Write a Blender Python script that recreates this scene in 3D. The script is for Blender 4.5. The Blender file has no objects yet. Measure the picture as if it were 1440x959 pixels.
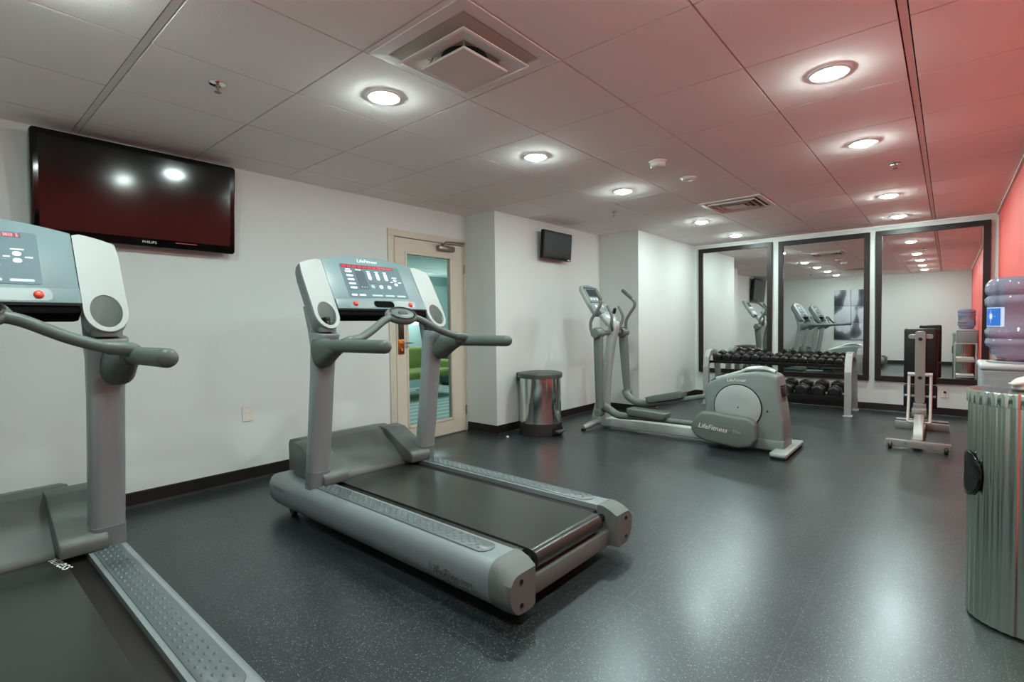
EXPOSURE = 1.58
import bpy, bmesh, math, random
from math import sin, cos, pi, radians, sqrt, atan2
from mathutils import Vector, Matrix

random.seed(7)
SC = bpy.context.scene
COL = SC.collection
V3 = Vector

# ------------------------------------------------------------------ materials
def lin(h):
    h = h.lstrip('#')
    out = []
    for i in (0, 2, 4):
        c = int(h[i:i+2], 16)/255
        out.append(c/12.92 if c <= .04045 else ((c+.055)/1.055)**2.4)
    return (*out, 1)

def mat(name, col, rough=.5, metal=0, spec=.5, noise=None, bump=None, emit=None, trans=0, ior=1.45, coat=0, alpha=1):
    m = bpy.data.materials.new(name); m.use_nodes = True
    nt = m.node_tree; b = nt.nodes['Principled BSDF']
    c = lin(col) if isinstance(col, str) else col
    b.inputs['Base Color'].default_value = c
    b.inputs['Roughness'].default_value = rough
    b.inputs['Metallic'].default_value = metal
    b.inputs['Specular IOR Level'].default_value = spec
    b.inputs['IOR'].default_value = ior
    b.inputs['Transmission Weight'].default_value = trans
    b.inputs['Coat Weight'].default_value = coat
    b.inputs['Alpha'].default_value = alpha
    if emit:
        b.inputs['Emission Color'].default_value = lin(emit[0]) if isinstance(emit[0], str) else emit[0]
        b.inputs['Emission Strength'].default_value = emit[1]
    if noise or bump:
        tc = nt.nodes.new('ShaderNodeTexCoord')
    if noise:                                   # (scale, amount): slight mottling of the base colour
        n = nt.nodes.new('ShaderNodeTexNoise'); n.inputs['Scale'].default_value = noise[0]; n.inputs['Detail'].default_value = 4
        nt.links.new(tc.outputs['Object'], n.inputs['Vector'])
        r = nt.nodes.new('ShaderNodeMix'); r.data_type = 'RGBA'
        a = noise[1]
        r.inputs[6].default_value = (c[0]*(1-a), c[1]*(1-a), c[2]*(1-a), 1)
        r.inputs[7].default_value = (min(1, c[0]*(1+a)), min(1, c[1]*(1+a)), min(1, c[2]*(1+a)), 1)
        nt.links.new(n.outputs['Fac'], r.inputs[0]); nt.links.new(r.outputs[2], b.inputs['Base Color'])
    if bump:
        n = nt.nodes.new('ShaderNodeTexNoise'); n.inputs['Scale'].default_value = bump[0]; n.inputs['Detail'].default_value = 3
        nt.links.new(tc.outputs['Object'], n.inputs['Vector'])
        bp = nt.nodes.new('ShaderNodeBump'); bp.inputs['Strength'].default_value = bump[1]; bp.inputs['Distance'].default_value = .004
        nt.links.new(n.outputs['Fac'], bp.inputs['Height']); nt.links.new(bp.outputs['Normal'], b.inputs['Normal'])
    return m

# ------------------------------------------------------------------ mesh builder
class MB:
    def __init__(s): s.V = []; s.F = []; s.I = []; s.mi = 0
    def add(s, vs, fs):
        o = len(s.V); s.V += [tuple(v) for v in vs]
        for f in fs: s.F.append([i+o for i in f]); s.I.append(s.mi)
        return s
    def bm(s, b):
        b.verts.index_update()
        s.add([v.co.copy() for v in b.verts], [[v.index for v in f.verts] for f in b.faces]); b.free(); return s
    def box(s, lo, hi, bev=0, seg=2, M=None):
        b = bmesh.new(); bmesh.ops.create_cube(b, size=1)
        c = [(lo[i]+hi[i])/2 for i in range(3)]; d = [abs(hi[i]-lo[i]) for i in range(3)]
        for v in b.verts: v.co = V3((v.co[i]*d[i]+c[i] for i in range(3)))
        if bev:
            bmesh.ops.bevel(b, geom=b.edges[:], offset=min(bev, min(d)*.49), segments=seg, affect='EDGES', profile=.5)
        if M is not None: b.transform(M)
        return s.bm(b)
    def prism(s, pts, a, b_, axis='y', bev=0, seg=2, M=None):
        """polygon pts extruded from a to b_; axis 'y': pts are (x,z); 'x': (y,z); 'z': (x,y)"""
        f = {'y': lambda p, t: (p[0], t, p[1]), 'x': lambda p, t: (t, p[0], p[1]), 'z': lambda p, t: (p[0], p[1], t)}[axis]
        b = bmesh.new(); n = len(pts)
        A = [b.verts.new(f(p, a)) for p in pts]; B = [b.verts.new(f(p, b_)) for p in pts]
        b.faces.new(A); b.faces.new(B[::-1])
        for i in range(n): b.faces.new((A[i], B[i], B[(i+1) % n], A[(i+1) % n]))
        bmesh.ops.recalc_face_normals(b, faces=b.faces[:])
        if bev: bmesh.ops.bevel(b, geom=b.edges[:], offset=bev, segments=seg, affect='EDGES', profile=.5)
        if M is not None: b.transform(M)
        return s.bm(b)
    def loft(s, rings, cap=True, closed=False):
        n = len(rings[0]); vs = [p for r in rings for p in r]; fs = []
        m = len(rings)
        for i in range(m if closed else m-1):
            j = (i+1) % m
            for k in range(n):
                fs.append([i*n+k, i*n+(k+1) % n, j*n+(k+1) % n, j*n+k])
        if cap and not closed:
            fs.append(list(range(n))[::-1]); fs.append([(m-1)*n+k for k in range(n)])
        b = bmesh.new(); bv = [b.verts.new(v) for v in vs]
        for f in fs:
            try: b.faces.new([bv[i] for i in f])
            except ValueError: pass
        bmesh.ops.recalc_face_normals(b, faces=b.faces[:])
        return s.bm(b)
    def tube(s, pts, r, n=14, smooth=0, cap=True, sq=1.0):
        P = [V3(p) for p in pts]
        R = list(r) if isinstance(r, (list, tuple)) else [r]*len(P)
        if smooth:
            Q = []; RR = []
            for i in range(len(P)-1):
                p0 = P[max(i-1, 0)]; p1 = P[i]; p2 = P[i+1]; p3 = P[min(i+2, len(P)-1)]
                for k in range(smooth):
                    t = k/smooth
                    Q.append(.5*((2*p1)+(p2-p0)*t+(2*p0-5*p1+4*p2-p3)*t*t+(3*p1-p0-3*p2+p3)*t**3)); RR.append(R[i]*(1-t)+R[i+1]*t)
            Q.append(P[-1]); RR.append(R[-1]); P, R = Q, RR
        T = []
        for i in range(len(P)):
            a = P[i]-P[i-1] if i else P[1]-P[0]; b = P[i+1]-P[i] if i < len(P)-1 else P[-1]-P[-2]
            T.append((a.normalized()+b.normalized()).normalized())
        ref = V3((0, 0, 1)) if abs(T[0].z) < .9 else V3((1, 0, 0))
        N = (ref-T[0]*ref.dot(T[0])).normalized(); rings = []
        for i in range(len(P)):
            N = (N-T[i]*N.dot(T[i])).normalized(); B = T[i].cross(N)
            rings.append([P[i]+(N*cos(2*pi*k/n)+B*sin(2*pi*k/n)*sq)*R[i] for k in range(n)])
        return s.loft(rings, cap)
    def capsule(s, p0, p1, r, n=16):
        p0 = V3(p0); p1 = V3(p1); d = (p1-p0).normalized()
        pts = []; rr = []
        for k in range(5):
            a = (pi/2)*k/4; pts.append(p0-d*(r*cos(a)*1)); rr.append(max(r*sin(a), r*.02))
        for k in range(5):
            a = (pi/2)*(4-k)/4; pts.append(p1+d*(r*cos(a))); rr.append(max(r*sin(a), r*.02))
        return s.tube(pts, rr, n)
    def cyl(s, p0, p1, r0, r1=None, n=24, cap=True):
        return s.tube([p0, p1], [r0, r0 if r1 is None else r1], n, 0, cap)
    def lathe(s, prof, n=32, M=None, cap=True, closed=False, fl=None):
        """prof: (r,z) around local z; fl(theta, r, z)->r for fluting"""
        rings = []
        for r, z in prof:
            ring = []
            for k in range(n):
                t = 2*pi*k/n; q = fl(t, r, z) if fl else r
                v = V3((q*cos(t), q*sin(t), z)); ring.append(M @ v if M is not None else v)
            rings.append(ring)
        return s.loft(rings, cap, closed)
    def ell(s, c, r, M=None, n=16, m=10):
        b = bmesh.new(); bmesh.ops.create_uvsphere(b, u_segments=n, v_segments=m, radius=1)
        for v in b.verts: v.co = V3((v.co[i]*r[i] for i in range(3)))
        if M is not None: b.transform(M)
        for v in b.verts: v.co += V3(c)
        return s.bm(b)
    def ringplate(s, outer, inner, up):
        """flat plate between two equal-length loops (lists of Vector)"""
        n = len(outer); vs = outer+inner
        fs = [[k, (k+1) % n, n+(k+1) % n, n+k] for k in range(n)]
        return s.add(vs, fs)
    def xf(s, M):
        s.V = [tuple(M @ V3(v)) for v in s.V]; return s
    def build(s, name, m, parent=None, smooth=True, ang=38, loc=None):
        me = bpy.data.meshes.new(name); me.from_pydata(s.V, [], s.F)
        for k in (m if isinstance(m, (list, tuple)) else [m]): me.materials.append(k)
        me.polygons.foreach_set('material_index', s.I)
        b = bmesh.new(); b.from_mesh(me); bmesh.ops.recalc_face_normals(b, faces=b.faces[:]); b.to_mesh(me); b.free()
        if smooth:
            me.shade_smooth(); me.set_sharp_from_angle(angle=radians(ang))
        o = bpy.data.objects.new(name, me); COL.objects.link(o)
        if parent: o.parent = parent
        if loc: o.location = loc
        return o

def thing(name, label, cat, loc=(0, 0, 0), rz=0, group=None):
    o = bpy.data.objects.new(name, None); COL.objects.link(o); o.empty_display_size = .1
    o.location = loc; o.rotation_euler = (0, 0, rz)
    return tag(o, label, cat, group)
def tag(o, label, cat, group=None):
    o['label'] = label; o['category'] = cat
    if group: o['group'] = group
    return o
def struct(o): o['kind'] = 'structure'; return o
def copy_tree(o, parent=None):
    c = o.copy(); COL.objects.link(c); c.parent = parent
    for ch in list(o.children): copy_tree(ch, c)
    return c
def text(name, txt, size, m, parent, M, shear=0, ext=.0006, align='CENTER', sx=1):
    cu = bpy.data.curves.new('t', 'FONT'); cu.body = txt; cu.size = size; cu.align_x = align; cu.align_y = 'CENTER'
    cu.shear = shear; cu.extrude = ext; cu.resolution_u = 2
    t = bpy.data.objects.new('t', cu); COL.objects.link(t)
    bpy.context.view_layer.update()
    me = bpy.data.meshes.new_from_object(t.evaluated_get(bpy.context.evaluated_depsgraph_get()))
    bpy.data.objects.remove(t); bpy.data.curves.remove(cu)
    me.transform(M @ Matrix.Diagonal((sx, 1, 1, 1))); me.materials.clear(); me.materials.append(m); me.name = name
    o = bpy.data.objects.new(name, me); COL.objects.link(o); o.parent = parent
    return o
def frame(o, X, Y, Z):
    """matrix with axes X,Y,Z and origin o"""
    return Matrix(((X[0], Y[0], Z[0], o[0]), (X[1], Y[1], Z[1], o[1]), (X[2], Y[2], Z[2], o[2]), (0, 0, 0, 1)))
def supere(a, b, n=28, p=3.2):
    out = []
    for k in range(n):
        t = 2*pi*k/n; c, s_ = cos(t), sin(t)
        out.append((a*math.copysign(abs(c)**(2/p), c), b*math.copysign(abs(s_)**(2/p), s_)))
    return out
def rrect(x0, x1, y0, y1, r, n=6):
    pts = []
    for cx, cy, a0 in ((x1-r, y1-r, 0), (x0+r, y1-r, 90), (x0+r, y0+r, 180), (x1-r, y0+r, 270)):
        for k in range(n+1):
            a = radians(a0+90*k/n); pts.append((cx+r*cos(a), cy+r*sin(a)))
    return pts

# ------------------------------------------------------------------ camera
def make_camera():
    yaw, pitch, roll = -0.708788022, -0.0321516342, -0.0127337710
    f = V3((sin(yaw)*cos(pitch), cos(yaw)*cos(pitch), sin(pitch)))
    r = V3((cos(yaw), -sin(yaw), 0)); u = r.cross(f)
    r2 = r*cos(roll)+u*sin(roll); u2 = -r*sin(roll)+u*cos(roll)
    cam = bpy.data.cameras.new('camera'); cam.sensor_width = 36; cam.sensor_fit = 'HORIZONTAL'
    cam.lens = 716.2356/1440*36; cam.clip_start = .02
    o = bpy.data.objects.new('camera', cam); COL.objects.link(o)
    o.matrix_world = frame((0, 0, 1.19), r2, u2, -f)
    SC.camera = o
make_camera()
SC.view_settings.view_transform = 'Standard'; SC.view_settings.look = 'None'
SC.view_settings.gamma = 1; SC.view_settings.use_curve_mapping = False
SC.view_settings.exposure = EXPOSURE if 'EXPOSURE' in globals() else 0.0
w = bpy.data.worlds.new('world'); SC.world = w; w.use_nodes = True
w.node_tree.nodes['Background'].inputs[0].default_value = (.02, .022, .025, 1)
SC.cycles.use_denoising = True; SC.cycles.denoising_input_passes = 'RGB_ALBEDO_NORMAL'; SC.cycles.denoising_prefilter = 'ACCURATE'
SC.cycles.max_bounces = 10; SC.cycles.diffuse_bounces = 6; SC.cycles.glossy_bounces = 6; SC.cycles.transmission_bounces = 8
SC.cycles.caustics_reflective = False; SC.cycles.caustics_refractive = False
SC.cycles.sample_clamp_indirect = 6
# ------------------------------------------------------------------ shared materials
M_wall = mat('wall_paint', '#d0d8d6', .75, spec=.25, bump=(60, .08))
M_red = mat('red_wall_paint', (.83, .135, .12, 1), .6, spec=.3, bump=(60, .08))
M_ceil = mat('ceiling_tile', '#f3f0ed', .9, spec=.1, bump=(180, .25))
M_tbar = mat('ceiling_bar', '#e8e5e1', .6, spec=.2)
M_gap = mat('ceiling_gap', '#2e2a29', .9, spec=.05)
M_base = mat('rubber_baseboard', '#1d1918', .45, spec=.4)
M_frame = mat('dark_wood_frame', '#1c1312', .4, spec=.45, noise=(20, .3))
M_mirror = mat('mirror_silver', (.84, .87, .86, 1), .0, 1)
M_cream = mat('door_cream_paint', '#c8c4b4', .5, spec=.35, noise=(6, .05))
M_white = mat('white_plastic', '#d8d8d4', .45)
M_whitep = mat('white_painted_metal', '#c9c6c3', .4)
M_black = mat('black_plastic', '#0c0c0d', .4)
M_blackg = mat('black_gloss', '#060606', .12, spec=.6, coat=.3)
M_chrome = mat('chrome', '#c8cac8', .12, 1)
M_steel = mat('brushed_steel', '#a9aba6', .28, 1)
M_brass = mat('brass', '#b07a3c', .3, 1)
M_bronze = mat('bronze_metal', '#8c8478', .35, .8)
M_lens = mat('lamp_lens', '#ffffff', .4, emit=((.84, 1, .955, 1), 150))
M_glass = mat('clear_glass', (.93, .98, .97, 1), .0, trans=1, ior=1.05, spec=.5)

def floor_mat():
    m = bpy.data.materials.new('speckled_rubber_floor'); m.use_nodes = True
    nt = m.node_tree; b = nt.nodes['Principled BSDF']; L = nt.links.new
    tc = nt.nodes.new('ShaderNodeTexCoord')
    def node(t, **k):
        n = nt.nodes.new(t)
        for a, v in k.items(): n.inputs[a].default_value = v
        return n
    def specks(scale, size, keep):
        v = node('ShaderNodeTexVoronoi', Scale=scale); L(tc.outputs['Object'], v.inputs['Vector'])
        a = nt.nodes.new('ShaderNodeMath'); a.operation = 'LESS_THAN'; a.inputs[1].default_value = size; L(v.outputs['Distance'], a.inputs[0])
        sp = nt.nodes.new('ShaderNodeSeparateColor'); L(v.outputs['Color'], sp.inputs[0])
        c = nt.nodes.new('ShaderNodeMath'); c.operation = 'LESS_THAN'; c.inputs[1].default_value = keep; L(sp.outputs[0], c.inputs[0])
        d = nt.nodes.new('ShaderNodeMath'); d.operation = 'MULTIPLY'; L(a.outputs[0], d.inputs[0]); L(c.outputs[0], d.inputs[1])
        return d.outputs[0]
    s1 = specks(120, .25, .24); s2 = specks(230, .28, .30)
    mx = nt.nodes.new('ShaderNodeMath'); mx.operation = 'MAXIMUM'; L(s1, mx.inputs[0]); L(s2, mx.inputs[1])
    n1 = node('ShaderNodeTexNoise', Scale=3.0, Detail=6.0); L(tc.outputs['Object'], n1.inputs['Vector'])
    base = nt.nodes.new('ShaderNodeMix'); base.data_type = 'RGBA'
    base.inputs[6].default_value = (.011, .0155, .0162, 1); base.inputs[7].default_value = (.017, .0225, .0235, 1); L(n1.outputs['Fac'], base.inputs[0])
    mix = nt.nodes.new('ShaderNodeMix'); mix.data_type = 'RGBA'; mix.inputs[7].default_value = (.19, .225, .22, 1)
    
    sx = nt.nodes.new('ShaderNodeSeparateXYZ'); L(tc.outputs['Object'], sx.inputs[0])
    seams = []
    for ax, off, sp_ in ((0, .44, .3025), (1, -2.54+61, .305)):
        a = nt.nodes.new('ShaderNodeMath'); a.operation = 'ADD'; a.inputs[1].default_value = off; L(sx.outputs[ax], a.inputs[0])
        p = nt.nodes.new('ShaderNodeMath'); p.operation = 'PINGPONG'; p.inputs[1].default_value = sp_; L(a.outputs[0], p.inputs[0])
        q = nt.nodes.new('ShaderNodeMath'); q.operation = 'LESS_THAN'; q.inputs[1].default_value = .0022; L(p.outputs[0], q.inputs[0]); seams.append(q)
    sm = nt.nodes.new('ShaderNodeMath'); sm.operation = 'MAXIMUM'; L(seams[0].outputs[0], sm.inputs[0]); L(seams[1].outputs[0], sm.inputs[1])
    sw = nt.nodes.new('ShaderNodeMath'); sw.operation = 'MULTIPLY'; sw.inputs[1].default_value = .16; L(sm.outputs[0], sw.inputs[0])
    m2 = nt.nodes.new('ShaderNodeMath'); m2.operation = 'MAXIMUM'; L(sw.outputs[0], m2.inputs[0]); L(mx.outputs[0], m2.inputs[1]); L(m2.outputs[0], mix.inputs[0]); L(base.outputs[2], mix.inputs[6]); L(mix.outputs[2], b.inputs['Base Color'])
    n2 = node('ShaderNodeTexNoise', Scale=2.2, Detail=2.0); L(tc.outputs['Object'], n2.inputs['Vector'])
    mr = nt.nodes.new('ShaderNodeMapRange'); mr.inputs[1].default_value = .3; mr.inputs[2].default_value = .7
    mr.inputs[1].default_value = .2; mr.inputs[2].default_value = .8; mr.inputs[3].default_value = .27; mr.inputs[4].default_value = .35; L(n2.outputs['Fac'], mr.inputs[0]); L(mr.outputs[0], b.inputs['Roughness'])
    b.inputs['Specular IOR Level'].default_value = 1.0; b.inputs['Specular Tint'].default_value = (.82, .96, 1, 1)
    return m
M_floor = floor_mat()

XL, XA, XC, XR = -4.13, -3.68, -3.10, .43          # left wall, alcove wall, inner column wall, red wall
YB, Y1, Y2, YM = -.80, 4.03, 6.18, 8.16            # back wall, alcove start, alcove end, mirror wall
HC = 2.405
TH = .12
def slab(name, lo, hi, m, bev=0):
    return struct(MB().box(lo, hi, bev).build(name, m))

slab('floor', (XL-.02, YB-TH, -.12), (XR+TH, YM+TH, 0), M_floor)
# walls
wl = MB().box((XL-TH, YB-TH, 0), (XL, 2.985, HC+.1)).box((XL-TH, 2.985, 2.12), (XL, 4.09, HC+.1))
wl.box((XL-TH, 4.085, 0), (XL, Y1+.3, HC+.1))
struct(wl.build('wall_left', M_wall))
slab('wall_alcove', (XL, Y1, 0), (XA, Y2, HC+.1), M_wall)
slab('wall_inner', (XA-.45, Y2, 0), (XC, YM, HC+.1), M_wall)
slab('wall_far', (XC-.4, YM, 0), (XR+TH, YM+TH, HC+.1), M_wall)
slab('wall_right', (XR, YB-TH, 0), (XR+TH, YM, HC+.1), M_red)
slab('wall_back', (XL-TH, YB-TH, 0), (XR, YB, HC+.1), M_wall)
# rubber cove baseboards with a small toe
def baseboard(name, p0, p1, nrm):
    p0 = V3((*p0, 0)); p1 = V3((*p1, 0)); d = (p1-p0).normalized(); n = V3((*nrm, 0))
    prof = [(0, 0), (.020, 0), (.018, .006), (.008, .016), (.005, .095), (.003, .102), (0, .102)]
    rings = [[p+n*a+V3((0, 0, z)) for a, z in prof] for p in (p0, p1)]
    struct(MB().loft(rings).build(name, M_base, smooth=False))
baseboard('baseboard_left', (XL, YB), (XL, 2.975), (1, 0))
baseboard('baseboard_pillar', (XL, Y1), (XA+.004, Y1), (0, -1))
baseboard('baseboard_alcove', (XA, Y1-.004), (XA, Y2), (1, 0))
baseboard('baseboard_return', (XA, Y2), (XC+.004, Y2), (0, -1))
baseboard('baseboard_inner', (XC, Y2-.004), (XC, YM), (1, 0))
baseboard('baseboard_far', (XC, YM), (XR, YM), (0, -1))
baseboard('baseboard_right', (XR, YB), (XR, YM), (-1, 0))
baseboard('baseboard_back', (XL, YB), (XR, YB), (0, 1))

# suspended ceiling: tiles with reveals, two broad bars
def ceiling():
    b = MB()
    gx = [XL-.3]+[-3.1982+.6096*j for j in range(-1, 6)]+[XR+.05]
    gy = [.6695+.65205*i for i in range(-3, 13)]
    wide_x = {6+0: 0}
    b.mi = 1; b.box((XL-TH, YB-TH, HC+.016), (XR+TH, YM+TH, HC+.06))
    b.mi = 0
    for a in range(len(gx)-1):
        for c in range(len(gy)-1):
            x0 = gx[a]+(.020 if a == 7 else .0045); x1 = gx[a+1]-(.020 if a == 6 else .0045)
            y0 = gy[c]+(.020 if abs(gy[c]-.6695) < .01 else .0045); y1 = gy[c+1]-(.020 if abs(gy[c+1]-.6695) < .01 else .0045)
            x0 = max(x0, XL-.01); x1 = min(x1, XR+.01); y0 = max(y0, YB-.01); y1 = min(y1, YM+.01)
            if x1-x0 < .01 or y1-y0 < .01: continue
            zt = HC+.017
            vs = [(x0, y0, HC), (x1, y0, HC), (x1, y1, HC), (x0, y1, HC), (x0, y0, zt), (x1, y0, zt), (x1, y1, zt), (x0, y1, zt)]
            b.add(vs, [[0, 3, 2, 1], [0, 1, 5, 4], [1, 2, 6, 5], [2, 3, 7, 6], [3, 0, 4, 7]])
    b.mi = 2
    xb = gx[7]
    b.box((xb-.014, YB, HC+.003), (xb+.014, YM-.02, HC+.018))
    yb = .6695
    b.box((XL, yb-.014, HC+.003), (XR, yb+.014, HC+.018))
    return struct(b.build('ceiling', [M_ceil, M_gap, M_tbar], smooth=False))
ceiling()
# narrow wall angle round the top of the walls
tr = MB()
tr.box((XR-.02, YB, HC-.012), (XR, YM, HC+.004))
struct(tr.build('trim_1', M_tbar, smooth=False))
tr = MB().box((XC, YM-.02, HC-.012), (XR, YM, HC+.004))
struct(tr.build('trim_2', M_tbar, smooth=False))

# ------------------------------------------------------------------ recessed downlights
lamp_rows = [(-2.284, 'left'), (-.458, 'right')]
lamp_y = [.3435, 1.648, 2.952, 4.256, 6.212, 7.52]
lamp_words = {
 'left': ['recessed downlight above the nearest treadmill, camera end of the left row', 'recessed downlight beside the big square ceiling diffuser, left row',
          'recessed downlight third along the left row, above the middle treadmill rail', 'recessed downlight in the left row, fourth from the camera, level with the smoke detector',
          'recessed downlight in the left row beside the slotted ceiling vent', 'recessed downlight last of the left row, nearest the mirrors'],
 'right': ['recessed downlight at the camera end of the row beside the red wall', 'recessed downlight beside the red wall, just above the photo edge',
           'largest recessed downlight in view, in the row beside the red wall', 'second largest recessed downlight in the row beside the red wall',
           'recessed downlight beside the red wall, second from the mirrors', 'recessed downlight beside the red wall, nearest the mirrors']}
lamp0 = thing('downlight', '', 'ceiling light', (0, 0, 0), 0, 'recessed ceiling downlights')
MB().lathe([(.066, -.001), (.086, -.001), (.090, -.004), (.088, -.008), (.080, -.010), (.068, -.007)], 36, closed=True, cap=False).build('trim_ring', M_whitep, lamp0)
MB().lathe([(.0005, -.027), (.02, -.0258), (.04, -.022), (.055, -.016), (.064, -.009), (.0675, -.004), (.0675, -.001), (.0005, -.001)], 36).build('lens', M_lens, lamp0)  # lens dome dropped below the ceiling, shape added to throw light onto the tiles
first = True
for x, side in lamp_rows:
    for y, lab in zip(lamp_y, lamp_words[side]):
        o = lamp0 if first else copy_tree(lamp0); first = False
        o.location = (x, y, HC); o['label'] = lab

# ------------------------------------------------------------------ mirrors
def mirror(x0, x1, z0, z1, label):
    t = thing('wall_mirror', label, 'mirror', (x0, YM, z0), 0, 'framed wall mirrors')
    w, h = x1-x0, z1-z0; f = .065; d = .035
    b = MB()
    b.prism([(0, 0), (w, 0), (w-f, f), (f, f)], -d, 0, 'y', .003, 1)
    b.prism([(0, h), (f, h-f), (w-f, h-f), (w, h)], -d, 0, 'y', .003, 1)
    b.prism([(0, 0), (f, f), (f, h-f), (0, h)], -d, 0, 'y', .003, 1)
    b.prism([(w, 0), (w, h), (w-f, h-f), (w-f, f)], -d, 0, 'y', .003, 1)
    b.build('frame', M_frame, t)
    MB().box((f-.006, -.014, f-.006), (w-f+.006, -.004, h-f+.006)).build('glass', M_mirror, t, smooth=False)
mirror(-3.035, -1.965, .40, 2.345, 'dark framed wall mirror at the left behind the dumbbell rack by the side wall')
mirror(-1.880, -.790, .40, 2.335, 'dark framed wall mirror in the middle, reflecting the treadmills and picture')
mirror(-.728, .362, .40, 2.338, 'dark framed wall mirror behind the weight bench, next to the red wall')

# ------------------------------------------------------------------ door in the left wall
door = struct(bpy.data.objects.new('door_1', None)); COL.objects.link(door); door.location = (XL, 3.5, 0)
def dbox(lo, hi, bev=0): return ((lo[0], lo[1]-3.5, lo[2]), (hi[0], hi[1]-3.5, hi[2]), bev)
cas = MB()
cas.box(*dbox((-.13, 2.98, 0), (.016, 3.052, 2.073), .004)).box(*dbox((-.13, 2.98, 2.072), (.016, 4.029, 2.14), .004))
cas.box(*dbox((-.13, 4.004, 0), (.008, 4.029, 2.12), .003)).box(*dbox((-.10, 3.05, 0), (-.06, 3.066, 2.07), .002))
cas.build('casing', M_cream, door)
gy0, gy1, gz0, gz1 = 3.20, 3.806, .165, 1.925
lf = MB()
for lo, hi in (((-.045, 3.068, .012), (0, gy0, 2.066)), ((-.045, gy1, .012), (0, 4.0, 2.066)), ((-.045, gy0, .012), (0, gy1, gz0)), ((-.045, gy0, gz1), (0, gy1, 2.066))):
    lf.box(*dbox(lo, hi))
for lo, hi in (((-.05, gy0-.012, gz0-.012), (.006, gy0+.014, gz1+.012)), ((-.05, gy1-.014, gz0-.012), (.006, gy1+.012, gz1+.012)),
               ((-.05, gy0, gz0-.012), (.006, gy1, gz0+.014)), ((-.05, gy0, gz1-.014), (.006, gy1, gz1+.012))):
    lf.box(*dbox(lo, hi, .004))
lf.build('door_leaf', M_cream, door)
MB().box(*dbox((-.026, gy0+.001, gz0+.001), (-.020, gy1-.001, gz1-.001))).build('glass_pane', M_glass, door, smooth=False)
for z in (1.815, 1.02, .24):
    h = MB().box(*dbox((.0, 3.995, z-.05), (.006, 4.02, z+.05), .002))
    h.cyl((.008, 4.003-3.5, z-.052), (.008, 4.003-3.5, z+.052), .007, n=12)
    h.build('hinge', M_bronze, door)
lk = MB().box(*dbox((0, 3.085, .91), (.012, 3.155, 1.06), .004))
lk = lk.build('lock_plate', M_brass, door)
MB().box(*dbox((0, 3.092, 1.06), (.022, 3.148, 1.225), .006)).build('card_reader', mat('reader_plastic', '#2b2422', .4), lk)
hn = MB().cyl((.01, 3.122-3.5, 1.02), (.055, 3.122-3.5, 1.02), .010, n=14)
hn.tube([(.052, 3.118-3.5, 1.02), (.055, 3.16-3.5, 1.02), (.053, 3.235-3.5, 1.018)], [.009, .009, .007], 12)
hn.build('lever_handle', M_chrome, lk)
MB().cyl((.011, 3.122-3.5, .955), (.020, 3.122-3.5, .955), .013, n=18).build('key_cylinder', M_chrome, lk)
cl = MB().box(*dbox((.0, 3.60, 1.985), (.055, 3.83, 2.04), .014)).build('door_closer', M_bronze, door)
ar = MB().tube([(.03, 3.66-3.5, 2.045), (.16, 3.60-3.5, 2.055), (.03, 3.94-3.5, 2.095)], .009, 10)
ar.cyl((.03, 3.66-3.5, 2.035), (.03, 3.66-3.5, 2.06), .014, n=14).box(*dbox((.01, 3.90, 2.085), (.045, 3.98, 2.105), .003))
ar.build('closer_arm', M_bronze, cl)

# ------------------------------------------------------------------ corridor seen through the door glass
M_teal = mat('corridor_teal_paint', '#9dbdba', .7)
M_cfl = mat('corridor_carpet', '#7f9a98', .95, spec=.1)
nt = M_cfl.node_tree; bs = nt.nodes['Principled BSDF']
tcx = nt.nodes.new('ShaderNodeTexCoord'); wv = nt.nodes.new('ShaderNodeTexWave'); wv.bands_direction = 'X'; wv.inputs['Scale'].default_value = 1.4; wv.inputs['Distortion'].default_value = 1.5
mxx = nt.nodes.new('ShaderNodeMix'); mxx.data_type = 'RGBA'; mxx.inputs[6].default_value = lin('#93a8a6'); mxx.inputs[7].default_value = lin('#bccac6')
nt.links.new(tcx.outputs['Object'], wv.inputs['Vector']); nt.links.new(wv.outputs['Fac'], mxx.inputs[0]); nt.links.new(mxx.outputs[2], bs.inputs['Base Color'])
CX = -7.8
slab('floor_corridor', (CX, 1.5, -.12), (XL-.02, 9.5, -.002), M_cfl)
slab('ceiling_corridor', (CX, 1.5, HC+.10), (XL-TH, 9.5, HC+.2), mat('corridor_ceiling', '#c4d2d0', .9))
slab('wall_corridor_far', (CX-.1, 1.5, 0), (CX, 9.5, HC+.1), M_teal)
slab('wall_corridor_near', (CX, 1.4, 0), (XL-TH, 1.5, HC+.1), M_teal)
slab('wall_corridor_end', (CX, 9.5, 0), (XL-.7, 9.6, HC+.1), M_teal)
struct(MB().box((CX, 1.5, 2.16), (CX+.5, 9.5, 2.22), .01).box((CX, 1.5, 2.22), (CX+.42, 9.5, HC+.1)).build('trim_3', mat('soffit_white', '#e0eeea', .6)))
MC = mat('corridor_lens', '#ffffff', .4, emit=((.80, 1, .97, 1), 75))
for i, (x, y) in enumerate(((-6.4, 4.3), (-6.4, 6.6), (-5.2, 3.1))):
    t = thing('corridor_downlight', ['round corridor ceiling light seen at the top of the door glass', 'round corridor ceiling light further along beyond the door', 'round corridor ceiling light just outside the door'][i],
              'ceiling light', (x, y, HC+.10), 0, 'corridor ceiling lights')
    MB().lathe([(.085, -.001), (.108, -.001), (.108, -.01), (.085, -.008)], 28, closed=True, cap=False).build('trim_ring', M_whitep, t)
    MB().lathe([(.0005, -.006), (.086, -.005), (.086, -.001), (.0005, -.001)], 28).build('lens', MC, t)
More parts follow.
